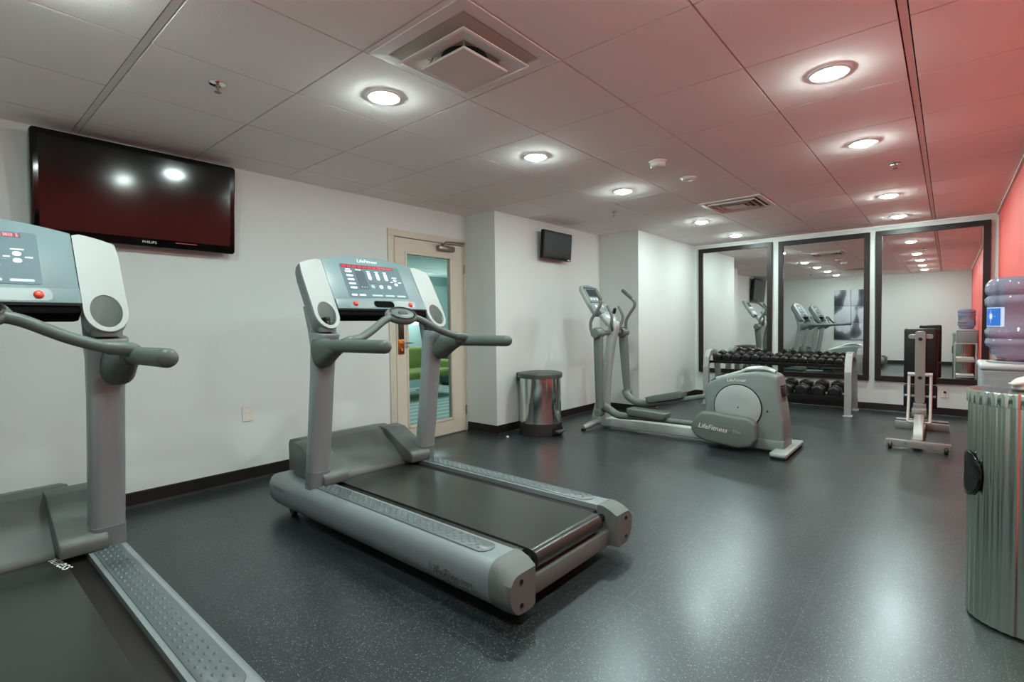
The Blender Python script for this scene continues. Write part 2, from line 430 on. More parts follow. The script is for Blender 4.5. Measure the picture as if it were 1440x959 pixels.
# ------------------------------------------------------------------ treadmills
M_tm = mat('treadmill_silver_paint', '#8f9b9c', .34, .35, noise=(40, .05))
M_tmd = mat('treadmill_dark_plastic', '#5a625f', .42, spec=.45, bump=(300, .05))
M_cap = mat('treadmill_end_cap', '#616966', .5, spec=.4)
M_head = mat('console_blue_grey', '#697b7f', .38, spec=.45)
M_panel = mat('console_light_panel', '#959b99', .5, spec=.45)
M_grey = mat('console_side_grey', '#6e7879', .42)
M_belt = mat('running_belt', '#2b2f2c', .24, spec=.55, noise=(8, .12), bump=(350, .06))
M_deck = mat('deck_edge', '#1b1714', .5)
M_disp = mat('display_overlay', '#50646b', .55, spec=.3)
M_line = mat('display_line', '#3a464b', .4)
M_key = mat('display_key', '#dfe6e6', .4)
M_keyd = mat('display_key_dim', '#8a9ea2', .4)
M_rbtn = mat('red_button', '#d5443a', .35, spec=.6)
M_led = mat('red_led', '#3a0612', .4, emit=((.9, .02, .06, 1), .55))
M_led2 = mat('red_led_window', '#2a0610', .5, emit=((.5, .01, .05, 1), .05))
M_grip = mat('grip_rubber', '#515c58', .45, spec=.45, bump=(400, .06))
M_inlay = mat('foot_rail_inlay', '#5a6566', .36, spec=.5)
M_matte = mat('matte_black', '#060606', .9, spec=.08)
M_letw = mat('lettering_light', '#dfe3e2', .4)
M_letd = mat('lettering_grey', '#59605f', .45)

RAIL = [(.332, .250), (.430, .250), (.455, .247), (.474, .236), (.487, .216), (.495, .188), (.497, .155), (.492, .12), (.480, .09), (.462, .066), (.44, .053), (.41, .05), (.36, .05), (.335, .06)]
Oh = V3((-.35, 0, 1.19)); Dh = V3((-.499, 0, .8666)); Nh = V3((.8666, 0, .499)); Yh = V3((0, 1, 0))
def hp(v, s, n=0): return Oh+Yh*v+Dh*s+Nh*n
MH = frame(Oh, Yh, Dh, Nh)                         # head plane: x lateral, y up the slope, z towards the runner

def make_treadmill():
    t = thing('treadmill', '', 'treadmill', (0, 0, 0), 0, 'treadmills')
    for sg in (-1, 1):
        def R(x, k=1, dz=0, cy=.41, cz=.15):
            return [V3((x, sg*(cy+(y-cy)*k), cz+(z-cz)*k-(dz if z > .2 else 0))) for y, z in RAIL]
        b = MB()
        b.loft([R(-1.045, .62), R(-1.035, .80), R(-1.012, .92), R(-.975, .985), R(-.93, 1), R(-.3, 1), R(.3, 1), R(.945, 1)])
        rail = b.build('side_rail', M_tm, t, ang=30)
        b = MB(); b.loft([R(.930, 1.0), R(.931, 1.03), R(.965, 1.03), R(1.0, 1.03, .012), R(1.036, 1.0, .030), R(1.042, .96, .030)])
        cap = b.build('end_cap', M_cap, t, ang=30)
        for z in (.185, .09): MB().cyl((1.036, sg*.425, z), (1.046, sg*.425, z), .009, n=12).build('screw', M_black, cap)
        b = MB(); o2 = rrect(-.66, .86, .348, .446, .047, 8)
        b.prism([(x, sg*y) for x, y in o2], .2495, .2535, 'z', .0012, 1)
        for i in range(31):
            for k, yy in enumerate((.366, .385, .404, .423)):
                xx = -.625+i*.047+(.0235 if k % 2 else 0)
                if xx > .82: continue
                b.add(*bump_pad(xx, sg*yy, .2535))
        b.build('foot_grip', M_inlay, rail, ang=50)
        Mx = frame((0.73, sg*.4975, .135), (sg*-1, 0, 0), (0, 0, 1), (0, sg, 0))
        if sg < 0: Mx = frame((.70, -.4975, .128), (1, 0, 0), (0, 0, 1), (0, -1, 0))
        else: Mx = frame((.70, .4975, .128), (-1, 0, 0), (0, 0, 1), (0, 1, 0))
        text('lettering', 'LifeFitness', .066, M_letd, rail, Mx, shear=.25, ext=.0015)
        Mx = frame((-.86, sg*.493, .18), (-sg, 0, 0), (0, 0, 1), (0, sg, 0))
        text('lettering', 'FlexDeck', .034, M_letd, rail, Mx, shear=.2, ext=.003)
    # belt, deck, rear bar
    b = MB(); top = [(-.62, .236), (.955, .236)]
    arc = [(.955+.045*sin(a), .191+.045*cos(a)) for a in [pi*k/12 for k in range(1, 13)]]
    prof = top+arc+[(-.62, .146)]
    b.prism(prof, -.262, .262, 'y', .002, 1); b.build('running_belt', M_belt, t, ang=30)
    MB().box((-.75, -.333, .155), (.925, .333, .226), .004).build('deck', M_deck, t)
    b = MB().box((.955, -.335, .058), (1.0, .335, .138), .006); b.build('rear_crossbar', M_cap, t)
    MB().cyl((.955, -.335, .191), (.955, .335, .191), .020).build('roller_axle', M_black, t)
    # motor hood
    b = MB(); hp_ = [(-1.055, .10), (-1.062, .41), (-1.045, .442), (-.90, .466), (-.82, .452), (-.79, .432), (-.575, .265), (-.562, .240), (-.60, .10)]
    b.prism(hp_, -.335, .335, 'y', .010, 2); hood = b.build('motor_hood', M_tmd, t)
    for sg in (-1, 1):
        b = MB(); b.prism([(-.86, .466), (-.76, .456), (-.635, .393), (-.49, .322), (-.468, .302), (-.468, .252), (-.86, .2515)], sg*.238, sg*.405, 'y', .012, 2)
        b.build('hood_arm', M_tmd, t)
    MB().cyl((-.955, -.337, .30), (-.955, -.3345, .30), .013, n=6).build('emblem', M_keyd, hood)
    # frame underneath with wheels and feet
    b = MB()
    b.box((-.98, -.40, .06), (-.90, .40, .12), .006).build('front_axle', M_black, t)
    for y in (-.305, .305): MB().box((-.9, y-.025, .09), (.90, y+.025, .15), .004).build('frame_beam', M_black, t)
    for sg in (-1, 1):
        MB().lathe([(.001, -.018), (.036, -.018), (.041, -.012), (.041, .012), (.036, .018), (.001, .018)], 24, M=frame((-.86, sg*.40, .041), (1, 0, 0), (0, 0, 1), (0, -1, 0))).build('wheel', M_black, t)
        MB().lathe([(.001, 0), (.026, 0), (.026, .012), (.010, .016), (.010, .095), (.001, .095)], 18, M=Matrix.Translation((.66, sg*.38, 0))).build('foot', M_black, t)
    # uprights
    for sg in (-1, 1):
        cs = [(-.552, .225, .098, .132), (-.543, .30, .096, .128), (-.50, .60, .095, .128), (-.462, .90, .094, .128), (-.442, 1.07, .10, .134), (-.432, 1.115, .128, .143), (-.425, 1.150, .150, .1475), (-.425, 1.1605, .146, .144)]
        rings = []
        for x, z, L, W in cs:
            rings.append([V3((x+p, sg*.408+q, z-.14*p)) for p, q in supere(L/2, W/2, 32, 3.4)])
        up = MB().loft(rings).build('upright', M_tm, t, ang=50)
        MB().cyl((-.535, sg*.336-sg*.0, .30), (-.535, sg*.331, .30), .009, n=12).build('bolt', M_steel, up)
        rings = [[V3((x+p, sg*.408+q, z-.14*p)) for p, q in supere(L/2, W/2, 32, 3.4)] for x, z, L, W in ((-.546, .255, .101, .135), (-.5415, .30, .101, .133), (-.535, .345, .099, .131))]
        MB().loft(rings).build('upright_collar', M_grey, t, ang=50)
        MB().loft([[V3((x+p, sg*.408+q, z)) for p, q in supere(L/2, W/2, 28, 3)] for x, z, L, W in ((-.470, 1.09, .05, .125), (-.482, 1.18, .06, .132), (-.512, 1.25, .05, .13), (-.545, 1.31, .03, .12))]).build('upright_neck', M_grey, t, ang=50)
        # light panel with the cup holder
        N = 96; cv, cs_ = sg*.408, .088
        outl = []
        def inside(v, s):
            hw = .0745
            if abs(v) > hw: return False
            topv = .474-.045*((v*sg+hw)/(2*hw))**1.6
            if s > topv: return False
            lo = cs_-(sqrt(max(0, 1-(v/hw)**2)))*.098
            return s > lo
        for k in range(N):
            a = 2*pi*k/N; lo_, hi_ = 0, .6
            for _ in range(30):
                m_ = (lo_+hi_)/2
                if inside(m_*cos(a), cs_+m_*sin(a)): lo_ = m_
                else: hi_ = m_
            outl.append((cv+lo_*cos(a), cs_+lo_*sin(a)))
        hole = [(cv+.054*cos(2*pi*k/N), cs_+.078*sin(2*pi*k/N)) for k in range(N)]
        b = MB()
        O1 = [hp(v, s, .004) for v, s in outl]; H1 = [hp(v, s, .004) for v, s in hole]
        O2 = [hp(cv+(v-cv)*1.0, s, -.010) for v, s in outl]; H2 = [hp(v, s, -.012) for v, s in hole]
        b.loft([O1, O2, H2, H1], closed=True)
        pan = b.build('side_panel', M_panel, t, ang=40)
        b = MB()
        b.loft([[hp(v, s, -.0095) for v, s in outl], [hp(v, s, -.05) for v, s in outl], [hp(cv+(v-cv)*.9, cs_+(s-cs_)*.95, -.085) for v, s in outl], [hp(cv+(v-cv)*.6, cs_+.06+(s-cs_-.06)*.8, -.10) for v, s in outl]], cap=True)
        # leave the cup open: drop the front cap
        b.F = [f for f in b.F if not (len(f) == N and all(((V3(b.V[i])-Oh).dot(Nh)) > -.012 for i in f))]
        b.I = [0]*len(b.F)
        b.build('console_side', M_grey, t, ang=40)
        b = MB(); dn = V3((-.3, 0, -.95))
        q = [[V3(hp(v, s, .002)) for v, s in hole]]
        for k, (d, sc_) in enumerate(((.010, .98), (.07, .93), (.16, .88))):
            q.append([hp(cv, cs_, 0)+(hp(cv+(v-cv)*sc_, cs_+(s-cs_)*sc_, 0)-hp(cv, cs_, 0))+(-Nh*.30+dn*.70).normalized()*d for v, s in hole])
        n_ = len(hole); b2 = MB(); 
        q = [[hp(v, s, .002) for v, s in hole]]
        for zz, sc_ in ((.045, .98), (.0, .94)):
            ctr = hp(cv, cs_, 0); q.append([V3((ctr.x+(hp(v, s, 0).x-ctr.x)*sc_, ctr.y+(hp(v, s, 0).y-ctr.y)*sc_, 1.162+zz*(hp(v, s, 0).z-1.162)*8)) for v, s in hole])
        b2.loft(q, cap=False); b2.add(q[-1], [list(range(n_))])
        b2.build('cup_holder', mat('cup_grey', '#6c7472', .6) if sg < 0 and 'cup_grey' not in bpy.data.materials else bpy.data.materials['cup_grey'], pan, ang=40)
        # handlebar with its bracket
        b = MB(); y = sg*.452
        secs = [((-.405, 1.045), .088, .062, -.6), ((-.37, 1.048), .084, .058, -.6), ((-.31, 1.06), .060, .050, -.5), ((-.25, 1.075), .045, .043, -.25), ((-.20, 1.085), .035, .036, 0)]
        rings = []
        for (x, z), hh, ww, tl in secs:
            rings.append([V3((x+tl*q_*.35, y-sg*.012+p, z+q_)) for p, q_ in supere(ww, hh, 28, 2.6)])
        b.loft(rings); br = b.build('handle_bracket', M_grip, t, ang=50)
        b = MB().capsule((-.26, y, 1.086), (.215, y, 1.090), .0345, 20); b.build('side_handlebar', M_grip, t, ang=60)
    # centre console
    vs = [-.331+.662*k/24 for k in range(25)]
    def arc_s(v): return .472+.050*(1-(v/.331)**2)
    outl = [(v, arc_s(v)) for v in vs]+[(.331, .118), (-.331, .118)]
    b = MB(); b.prism(outl, -.055, .004, 'z', .004, 2, M=MH); con = b.build('console', M_head, t, ang=30)
    b = MB(); b.prism([(v*.94, .15+(s-.15)*.95) for v, s in outl], -.10, -.05, 'z', .015, 3, M=MH); b.build('console_back', M_grey, t, ang=30)
    b = MB(); b.prism([(-.329, .118), (-.329, .086), (-.31, .080), (.31, .080), (.329, .086), (.329, .118)], -.075, -.004, 'z', .006, 2, M=MH); b.build('under_tray', M_matte, t)
    b = MB(); b.prism([(-.331, .118)]+[(-.331+.662*k/20, .1905-.004*abs(k-10)/10) for k in range(21)]+[(.331, .118)], .003, .013, 'z', .004, 2, M=MH); ledge = b.build('button_ledge', M_head, t, ang=30)
    b = MB(); b.prism(rrect(-.075, .075, .128, .176, .022), .0125, .0140, 'z', 0, M=MH); b.build('slot', M_matte, ledge)
    for v in (-.245, .082): MB().prism(rrect(v, v+.163, .126, .180, .02), .0125, .0136, 'z', 0, M=MH).build('button_plate', M_grey, ledge)
    for v in (-.205, .205):
        b = MB(); b.lathe([(.0005, .026), (.009, .0255), (.014, .022), (.016, .016), (.016, .012), (.0005, .012)], 20, M=MH @ Matrix.Translation((v, .153, 0))); b.build('stop_button', M_rbtn, ledge)
    b = MB(); b.prism(rrect(-.222, .222, .205, .452, .012), .0035, .0056, 'z', 0, M=MH); ds = b.build('display', M_disp, t, smooth=False)
    b = MB(); b.prism([(-.212, .425), (.175, .425), (.175, .447), (-.212, .447)], .0055, .0062, 'z', 0, M=MH); lw = b.build('led_window', M_led2, ds, smooth=False)
    b = MB()
    for k in range(51):
        if k % 5 == 4: continue
        v = -.206+k*.00735
        b.prism([(v, .429), (v+.005, .429), (v+.005, .443), (v, .443)], .0061, .0066, 'z', 0, M=MH)
    b.build('led_digits', M_led, ds, smooth=False)
    b = 'b'; kd = 'k'; ln = 'l'
    def pad(B, v0, v1, s0, s1, r=.004): MB().prism(rrect(v0, v1, s0, s1, min(r, (v1-v0)*.45, (s1-s0)*.45), 3), .0055, .0066, 'z', 0, M=MH).build('outline' if B == 'l' else 'key', {'b': M_key, 'k': M_keyd, 'l': M_line}[B], ds, smooth=False)
    for k in range(5):
        s = .268+k*.030
        pad(b, -.196, -.150, s, s+.014)
        pad(ln, -.206, -.140, s-.006, s-.004)
    pad(ln, -.128, -.062, .268, .404, .008)
    for k in range(3): pad(kd, -.118+.018*k, -.106+.018*k, .276, .288)
    for k in range(3):
        v = -.030+k*.062
        pad(b, v-.012, v+.012, .340, .396, .010); pad(b, v-.014, v+.014, .400, .406)
        pad(kd if k == 0 else b, v-.014, v+.014, .276, .302, .013)
    pad(ln, -.05, .125, .315, .318)
    for dv, ds_ in ((0, .016), (0, -.016)): pad(b, .158-.013+dv, .158+.013+dv, .330+ds_-.010, .330+ds_+.010, .009)
    pad(b, .118, .138, .328, .334); pad(b, .180, .204, .328, .334); pad(b, .14, .18, .364, .370)
    for v0, v1 in ((-.205, -.165), (-.150, -.105), (-.06, .02), (.04, .11), (.13, .2)): pad(kd if v0 > -.1 else b, v0, v1, .216, .228, .005)
    pad(b, -.19, -.155, .408, .415); pad(b, -.12, -.08, .408, .415)
    text('lettering', 'LifeFitness', .036, M_letw, con, MH @ Matrix.Translation((-.01, .484, .0042)), shear=.25, ext=.0008)
    # heart-rate crossbar with the round pod
    b = MB()
    for sg in (-1, 1):
        b.tube([(-.13, sg*.432, 1.112), (-.15, sg*.36, 1.122), (-.19, sg*.25, 1.165), (-.225, sg*.13, 1.228), (-.24, sg*.05, 1.246)], .0225, 16, smooth=6)
    bar = b.build('front_crossbar', M_grip, t, ang=60)
    Mp = frame((-.243, 0, 1.252), (0, 1, 0), V3((-.72, 0, .69)), V3((.69, 0, .72)))
    b = MB(); b.lathe([(.001, -.03), (.06, -.028), (.082, -.015), (.086, 0), (.080, .014), (.066, .022), (.001, .024)], 36, M=Mp @ Matrix.Diagonal((1.36, .78, 1, 1))); pod = b.build('centre_pod', M_grip, t, ang=50)
    b = MB(); b.lathe([(.066, .021), (.072, .025), (.066, .029), (.058, .024)], 36, M=Mp @ Matrix.Diagonal((1.36, .78, 1, 1)), closed=True, cap=False); b.build('pod_ring', M_black, pod)
    b = MB(); b.prism(rrect(-.035, .035, -.012, .014, .012), .023, .027, 'z', .001, 1, M=Mp); b.build('pod_slot', M_black, pod)
    # handle collars
    for sg in (-1, 1):
        b = MB(); b.tube([(-.16, sg*.452, 1.10), (-.13, sg*.425, 1.113), (-.15, sg*.36, 1.122)], [.026, .028, .026], 16, smooth=4); b.build('bar_collar', M_grip, bar, ang=60)
    return t
def bump_pad(x, y, z):
    a, c, h = .0105, .0068, .0042
    n = 8; vs = [(x+a*cos(2*pi*k/n), y+c*sin(2*pi*k/n), z-.0005) for k in range(n)]+[(x+a*.55*cos(2*pi*k/n), y+c*.55*sin(2*pi*k/n), z+h) for k in range(n)]
    fs = [[k, (k+1) % n, n+(k+1) % n, n+k] for k in range(n)]+[[n+k for k in range(n)]]
    return vs, fs
tm = make_treadmill()
tm.location = (-2.30, 1.93, 0)
tm['label'] = 'silver grey treadmill standing alone on the floor in front of the glass door'
tm2 = copy_tree(tm); tm2.location = (-2.26, .105, 0)
tm2['label'] = 'silver grey treadmill under the large wall television, cut off by the photo edge'
# worn lettering on the near treadmill's belt, a key in the other one's cup
text('belt_lettering', 'LifeFitness', .07, M_letw, tm2, frame((-.55, .236, .2365), V3((.98, .18, 0)).normalized(), V3((-.18, .98, 0)).normalized(), (0, 0, 1)), shear=.2, ext=.0004)
b = MB().box((-.02, -.014, 0), (.02, .014, .075), .006).box((-.022, -.016, .060), (.022, .016, .082), .004)
ph = b.build('remote_control', M_black); ph.location = (-2.30-.394, 1.93-.405, 1.164); ph.rotation_euler = (radians(3), radians(-8), .2)
tag(ph, 'small black remote control left in the treadmill cup holder', 'remote control')
# ------------------------------------------------------------------ elliptical trainer
M_el = mat('elliptical_silver', '#a9b3b0', .38, .35)
M_eld = mat('elliptical_dark_grey', '#656e6a', .42, spec=.45)
M_elh = mat('elliptical_housing', '#73807e', .42, spec=.45)
M_elc = mat('elliptical_disc', '#9ba6a5', .42, spec=.4)
M_ela = mat('arm_cover_grey', '#626d67', .45)
EX, EY = -2.1, 5.10
def make_elliptical():
    t = thing('elliptical_trainer', 'grey elliptical cross trainer standing between the pedal bin and dumbbell rack', 'elliptical trainer', (EX, EY, 0))
    def P(x, y, z): return V3((x-EX, y-EY, z))
    b = MB().box(P(-3.04, 5.045, .025), P(-1.30, 5.155, .125), .012, 3); b.build('base_beam', mat('elliptical_beam', '#c0c9c6', .4, .2), t)
    b = MB().box(P(-3.11, 5.02, .05), P(-2.99, 5.18, .15), .012).tube([P(-3.08, 4.80, .032), P(-3.06, 4.90, .05), P(-3.05, 5.10, .07), P(-3.06, 5.30, .05), P(-3.08, 5.40, .032)], [.024, .034, .036, .034, .024], 16, smooth=4)
    ff = b.build('front_foot', M_el, t)
    for y in (4.80, 5.40): MB().cyl(P(-3.08, y, 0), P(-3.08, y, .022), .026).build('rubber_pad', M_black, ff)
    b = MB().prism([(x-EX, y-EY) for x, y in ((-1.17, 4.77), (-1.15, 4.755), (-1.04, 4.755), (-1.03, 4.77), (-1.03, 5.43), (-1.04, 5.445), (-1.15, 5.445), (-1.17, 5.43))], .022, .055, 'z', .010, 2)
    rf = b.build('rear_foot', M_el, t)
    for y in (4.80, 5.40): MB().box(P(-1.16, y-.04, 0), P(-1.04, y+.04, .024), .004).build('rubber_pad', M_black, rf)
    # mast
    rings = []
    for x, z, L, W in ((-3.03, .08, .24, .13), (-3.02, .2, .20, .12), (-3.0, .35, .155, .115), (-2.955, .65, .115, .105), (-2.90, .95, .10, .10), (-2.865, 1.12, .115, .115), (-2.86, 1.19, .12, .12), (-2.865, 1.215, .10, .10)):
        rings.append([P(x+p, 5.10+q, z) for p, q in supere(L/2, W/2, 28, 3)])
    mast = MB().loft(rings).build('mast', M_el, t, ang=50)
    # console
    n = V3((.85, 0, .527)); d = V3((-.527, 0, .85)); o = P(-2.985, 5.10, 1.285)
    MC_ = frame(o, (0, 1, 0), d, n)
    ol = [(-.165, .03), (-.13, 0), (.13, 0), (.165, .03), (.18, .20), (.172, .36), (.14, .405), (0, .42), (-.14, .405), (-.172, .36), (-.18, .20)]
    con = MB().prism(ol, -.045, 0, 'z', .010, 3, M=MC_).build('console', M_panel, t)
    MB().prism([(v*.86, .05+(s-.02)*.88) for v, s in ol], -.001, .0035, 'z', .002, 1, M=MC_).build('face_plate', M_head, con)
    MB().prism(rrect(-.10, .10, .25, .345, .01), .003, .006, 'z', 0, M=MC_).build('screen', mat('console_lcd', '#26323a', .2), con)
    kk = MB()
    kk.prism([(-.13, .36), (.08, .36), (.08, .374), (-.13, .374)], .003, .006, 'z', 0, M=MC_).prism([(-.15, .165), (.15, .165), (.15, .180), (-.15, .180)], .003, .007, 'z', 0, M=MC_)
    kk.build('console_bars', M_black, con)
    for v in (-.09, -.03, .03, .09): MB().prism(rrect(v-.018, v+.018, .205, .23, .006), .003, .006, 'z', 0, M=MC_).build('key', M_key, con)
    for v in (-.07, 0, .07): MB().prism(rrect(v-.02, v+.02, .10, .135, .008), .003, .006, 'z', 0, M=MC_).build('key', M_key, con)
    rings = [[P(-2.885+p, 5.10+q, 1.16) for p, q in supere(.045, .085, 24, 3)], [P(-2.93+p, 5.10+q, 1.25) for p, q in supere(.055, .135, 24, 3)], [P(-2.99+p, 5.10+q, 1.33) for p, q in supere(.04, .13, 24, 3)]]
    MB().loft(rings).build('console_neck', M_el, t, ang=50)
    MB().prism([(-.14, -.012), (.14, -.012), (.15, .03), (-.15, .03)], .0, .055, 'z', .008, 2, M=MC_).build('accessory_tray', M_eld, con)
    # fixed inner handlebars
    for sg in (-1, 1):
        b = MB(); b.tube([P(-2.85, 5.10+sg*.05, 1.11), P(-2.83, 5.10+sg*.11, 1.18), P(-2.815, 5.10+sg*.125, 1.27), P(-2.87, 5.10+sg*.125, 1.385)], .016, 14, smooth=6)
        fx = b.build('fixed_handlebar', M_eld, t, ang=60)
    MB().capsule(P(-2.80, 5.0, 1.31), P(-2.79, 5.0, 1.345), .018).build('resistance_knob', M_black, fx)
    # pivot with two moving levers
    b = MB().cyl(P(-2.90, 4.80, 1.085), P(-2.90, 5.40, 1.085), .028); b.build('pivot_shaft', M_eld, t)
    paths = {-1: [(-2.90, 1.04), (-2.975, 1.10), (-2.99, 1.17), (-2.975, 1.24), (-2.905, 1.33), (-2.862, 1.405), (-2.872, 1.46), (-2.925, 1.557)],
             1: [(-2.87, 1.05), (-2.860, 1.14), (-2.855, 1.22), (-2.81, 1.30), (-2.755, 1.375), (-2.748, 1.43), (-2.80, 1.485), (-2.895, 1.568)]}
    for sg in (-1, 1):
        y = 5.10+sg*.28
        b = MB().tube([P(x, y, z) for x, z in paths[sg]], .0175, 16, smooth=6)
        lev = b.build('moving_handlebar', M_eld, t, ang=60)
        p = paths[sg]
        b = MB().capsule(P(p[-2][0]+.01, y, p[-2][1]-.004), P(p[-1][0], y, p[-1][1]), .0205); b.build('hand_grip', M_grip, lev, ang=60)
        b = MB().lathe([(.001, -.075), (.05, -.07), (.062, -.04), (.062, .04), (.05, .07), (.001, .075)], 24, M=frame(P(-2.90, y+sg*.0, 1.085), (1, 0, 0), (0, 0, 1), (0, -1, 0)))
        b.build('pivot_hub', M_eld, t, ang=50)
        bot = (-2.885, .215) if sg < 0 else (-2.85, .385)
        rings = []
        for k, L, W in ((0, .11, .055), (.1, .112, .055), (.55, .100, .05), (.85, .085, .05), (1, .06, .045)):
            rings.append([P(-2.895*(1-k)+bot[0]*k+q, y+w, 1.05*(1-k)+bot[1]*k) for q, w in supere(L/2, W/2, 24, 3)])
        MB().loft(rings).build('lever_arm', M_eld, t, ang=50)
        b = MB().cyl(P(bot[0], y-.045, bot[1]), P(bot[0], y+.045, bot[1]), .040); b.build('lower_joint', M_eld, t)
        # link tube, pedal and crank arm
        if sg < 0: pth = [(-2.85, .30), (-2.79, .245), (-2.70, .205), (-2.58, .200), (-2.40, .202), (-2.0, .205), (-1.84, .205)]
        else: pth = [(-2.86, .385), (-2.80, .34), (-2.70, .29), (-2.58, .285), (-2.40, .31), (-2.0, .40), (-1.75, .45)]
        y2 = 5.10+sg*.22
        pts = [P(pth[0][0], y, pth[0][1])]+[P(x, y2, z) for x, z in pth[1:]]
        b = MB().tube(pts, [.045, .042, .040, .034, .027, .026, .026], 18, smooth=6); b.build('pedal_link', M_eld, t, ang=60)
        a = atan2(pth[5][1]-pth[4][1], pth[5][0]-pth[4][0]) if sg > 0 else -.035
        c0 = P(-2.345, y2, pth[4][1]+.052+(.012 if sg > 0 else .0))
        Mp = Matrix.Translation(c0) @ Matrix.Rotation(-a, 4, 'Y')
        b = MB()
        ring = rrect(-.215, .215, -.085, .085, .04, 6)
        b.loft([[Mp @ V3((x*k, yy*k, z)) for x, yy in ring] for k, z in ((.94, -.03), (1.0, -.018), (1.02, .012), (1.02, .032), (.98, .036), (.95, .018))])
        pd = b.build('foot_pedal', M_ela, t, ang=40)
        b = MB()
        for i in range(9): b.box((-.18+.042*i, -.07, .016), (-.165+.042*i, .07, .021), .002)
        b.xf(Mp); b.build('tread', M_eld, pd)
        if sg < 0: cy, cz, cx, tilt = 4.85, .195, -1.575, .03
        else: cy, cz, cx, tilt = 5.35, .44, -1.60, -.1
        Mc = Matrix.Translation(P(cx, cy, cz)) @ Matrix.Rotation(tilt, 4, 'Y')
        ol2 = [(-.305, -.03), (-.27, .08), (-.20, .145), (-.10, .150), (.22, .135), (.285, .09), (.295, -.05), (.25, -.12), (.14, -.152), (-.15, -.135), (-.25, -.10)]
        b = MB().prism(ol2, -.05, .05, 'y', .028, 4, M=Mc); cv = b.build('crank_cover', M_ela, t, ang=50)
        if sg < 0:
            b = MB().prism([(-.26, .052), (.17, .030), (.19, .02), (.185, -.015), (-.26, -.015), (-.275, .02)], -.0525, -.049, 'y', 0, M=Mc); b.build('name_strip', M_eld, cv)
            text('lettering', 'LifeFitness', .064, M_letw, cv, Mc @ frame((-.09, -.0535, .006), (1, 0, -.06), (.06, 0, 1), (0, -1, 0)), shear=.25)
            text('lettering', '95x', .05, M_keyd, cv, Mc @ frame((.125, -.0535, .000), (1, 0, -.06), (.06, 0, 1), (0, -1, 0)), shear=.1)
    # flywheel housing
    prof = [(-1.79, .12), (-1.80, .52), (-1.785, .575), (-1.74, .622), (-1.62, .672), (-1.45, .712), (-1.32, .728), (-1.22, .722), (-1.16, .698), (-1.145, .66), (-1.125, .48), (-1.10, .30), (-1.095, .05), (-1.75, .05)]
    b = MB().prism([(x-EX, z) for x, z in prof], -.145, .145, 'y', .030, 4); hs = b.build('drive_housing', M_elh, t, ang=45)
    b = MB().prism([(x-EX, z) for x, z in ((-1.40, .125), (-1.095, .125), (-1.09, .03), (-1.40, .03))], -.150, .150, 'y', .008, 2); b.build('housing_skirt', M_elh, hs)
    b = MB().tube([P(-1.72, 5.10, .635), P(-1.5, 5.10, .708), P(-1.42, 5.10, .742), P(-1.28, 5.10, .752), P(-1.20, 5.10, .722)], [.02, .02, .022, .022, .018], 14, smooth=5, sq=2.2); b.build('lift_handle', M_el, hs, ang=60)
    for sg in (-1, 1):
        Md = frame(P(-1.487, 5.10+sg*.146, .395), (1, 0, 0), (0, 0, 1), (0, -1, 0)) if sg < 0 else frame(P(-1.487, 5.10+sg*.146, .395), (-1, 0, 0), (0, 0, 1), (0, 1, 0))
        b = MB().lathe([(.0005, 0), (.216, 0), (.216, .004), (.0005, .004)], 48, M=Md); b.build('disc_recess', M_black, hs)
        b = MB().lathe([(.0005, .020), (.10, .0195), (.195, .018), (.206, .012), (.207, 0), (.0005, 0)], 56, M=Md); dc = b.build('crank_disc', M_elc, t, ang=30)
        MB().cyl(Md @ V3((.01, .0, .019)), Md @ V3((.01, 0, .0215)), .007, n=10).build('disc_pin', M_black, dc)
    b = MB()
    for k in range(5): b.box(P(-1.156+.006*k, 5.02, .60-.022*k), P(-1.128+.006*k, 5.18, .610-.022*k), .002)
    b.build('vent_slots', M_black, hs)
    MB().cyl(P(-1.23, 4.9505, .38), P(-1.23, 4.956, .38), .008, n=10).build('screw', M_black, hs)
    text('lettering', 'LifeFitness', .04, M_letw, hs, frame(P(-1.50, 4.953, .645), (1, 0, .05), (-.05, 0, 1), (0, -1, 0)), shear=.25)
    return t
make_elliptical()
# ------------------------------------------------------------------ dumbbell rack
M_rk = mat('rack_silver', '#a9adad', .38, .4)
M_rkb = mat('rack_black_steel', '#0b0b0c', .42)
M_db = mat('black_rubber', '#131413', .38, spec=.55, bump=(120, .08))
M_dbh = mat('dumbbell_handle_steel', '#8c8f8e', .3, 1)
RX0, RX1 = -2.66, -.93
rk = thing('dumbbell_rack', 'two tier silver dumbbell rack with black shelves in front of the mirrors', 'dumbbell rack', ((RX0+RX1)/2, 7.75, 0))
rkx = (RX0+RX1)/2
for sg in (-1, 1):
    x = sg*(RX1-RX0)/2
    b = MB()
    # side frame: front post rising, bending back to the rear leg
    cl_ = [(7.42, .02), (7.42, .30), (7.425, .55), (7.45, .67), (7.52, .745), (7.62, .765), (7.74, .745), (7.82, .69), (7.87, .60), (7.93, .35), (8.00, .02)]
    rings = []
    for i, (yy, z) in enumerate(cl_):
        p0 = cl_[max(0, i-1)]; p1 = cl_[min(len(cl_)-1, i+1)]
        tv = V3((0, p1[0]-p0[0], p1[1]-p0[1])).normalized(); nv = V3((0, -tv.z, tv.y))
        w = .030; c = V3((x, yy-7.75, z))
        rings.append([c+V3((sx, 0, 0))*.036+nv*sn*w for sx, sn in ((-1, -1), (1, -1), (1, 1), (-1, 1))])
    b.loft(rings)
    b.build('side_frame', M_rk, rk, smooth=False)
    for y in (7.42, 8.0): MB().box((x-.05, y-.055-7.75, 0), (x+.05, y+.055-7.75, .022), .004).build('foot_plate', M_rk, rk)
L2 = (RX1-RX0)/2-.034
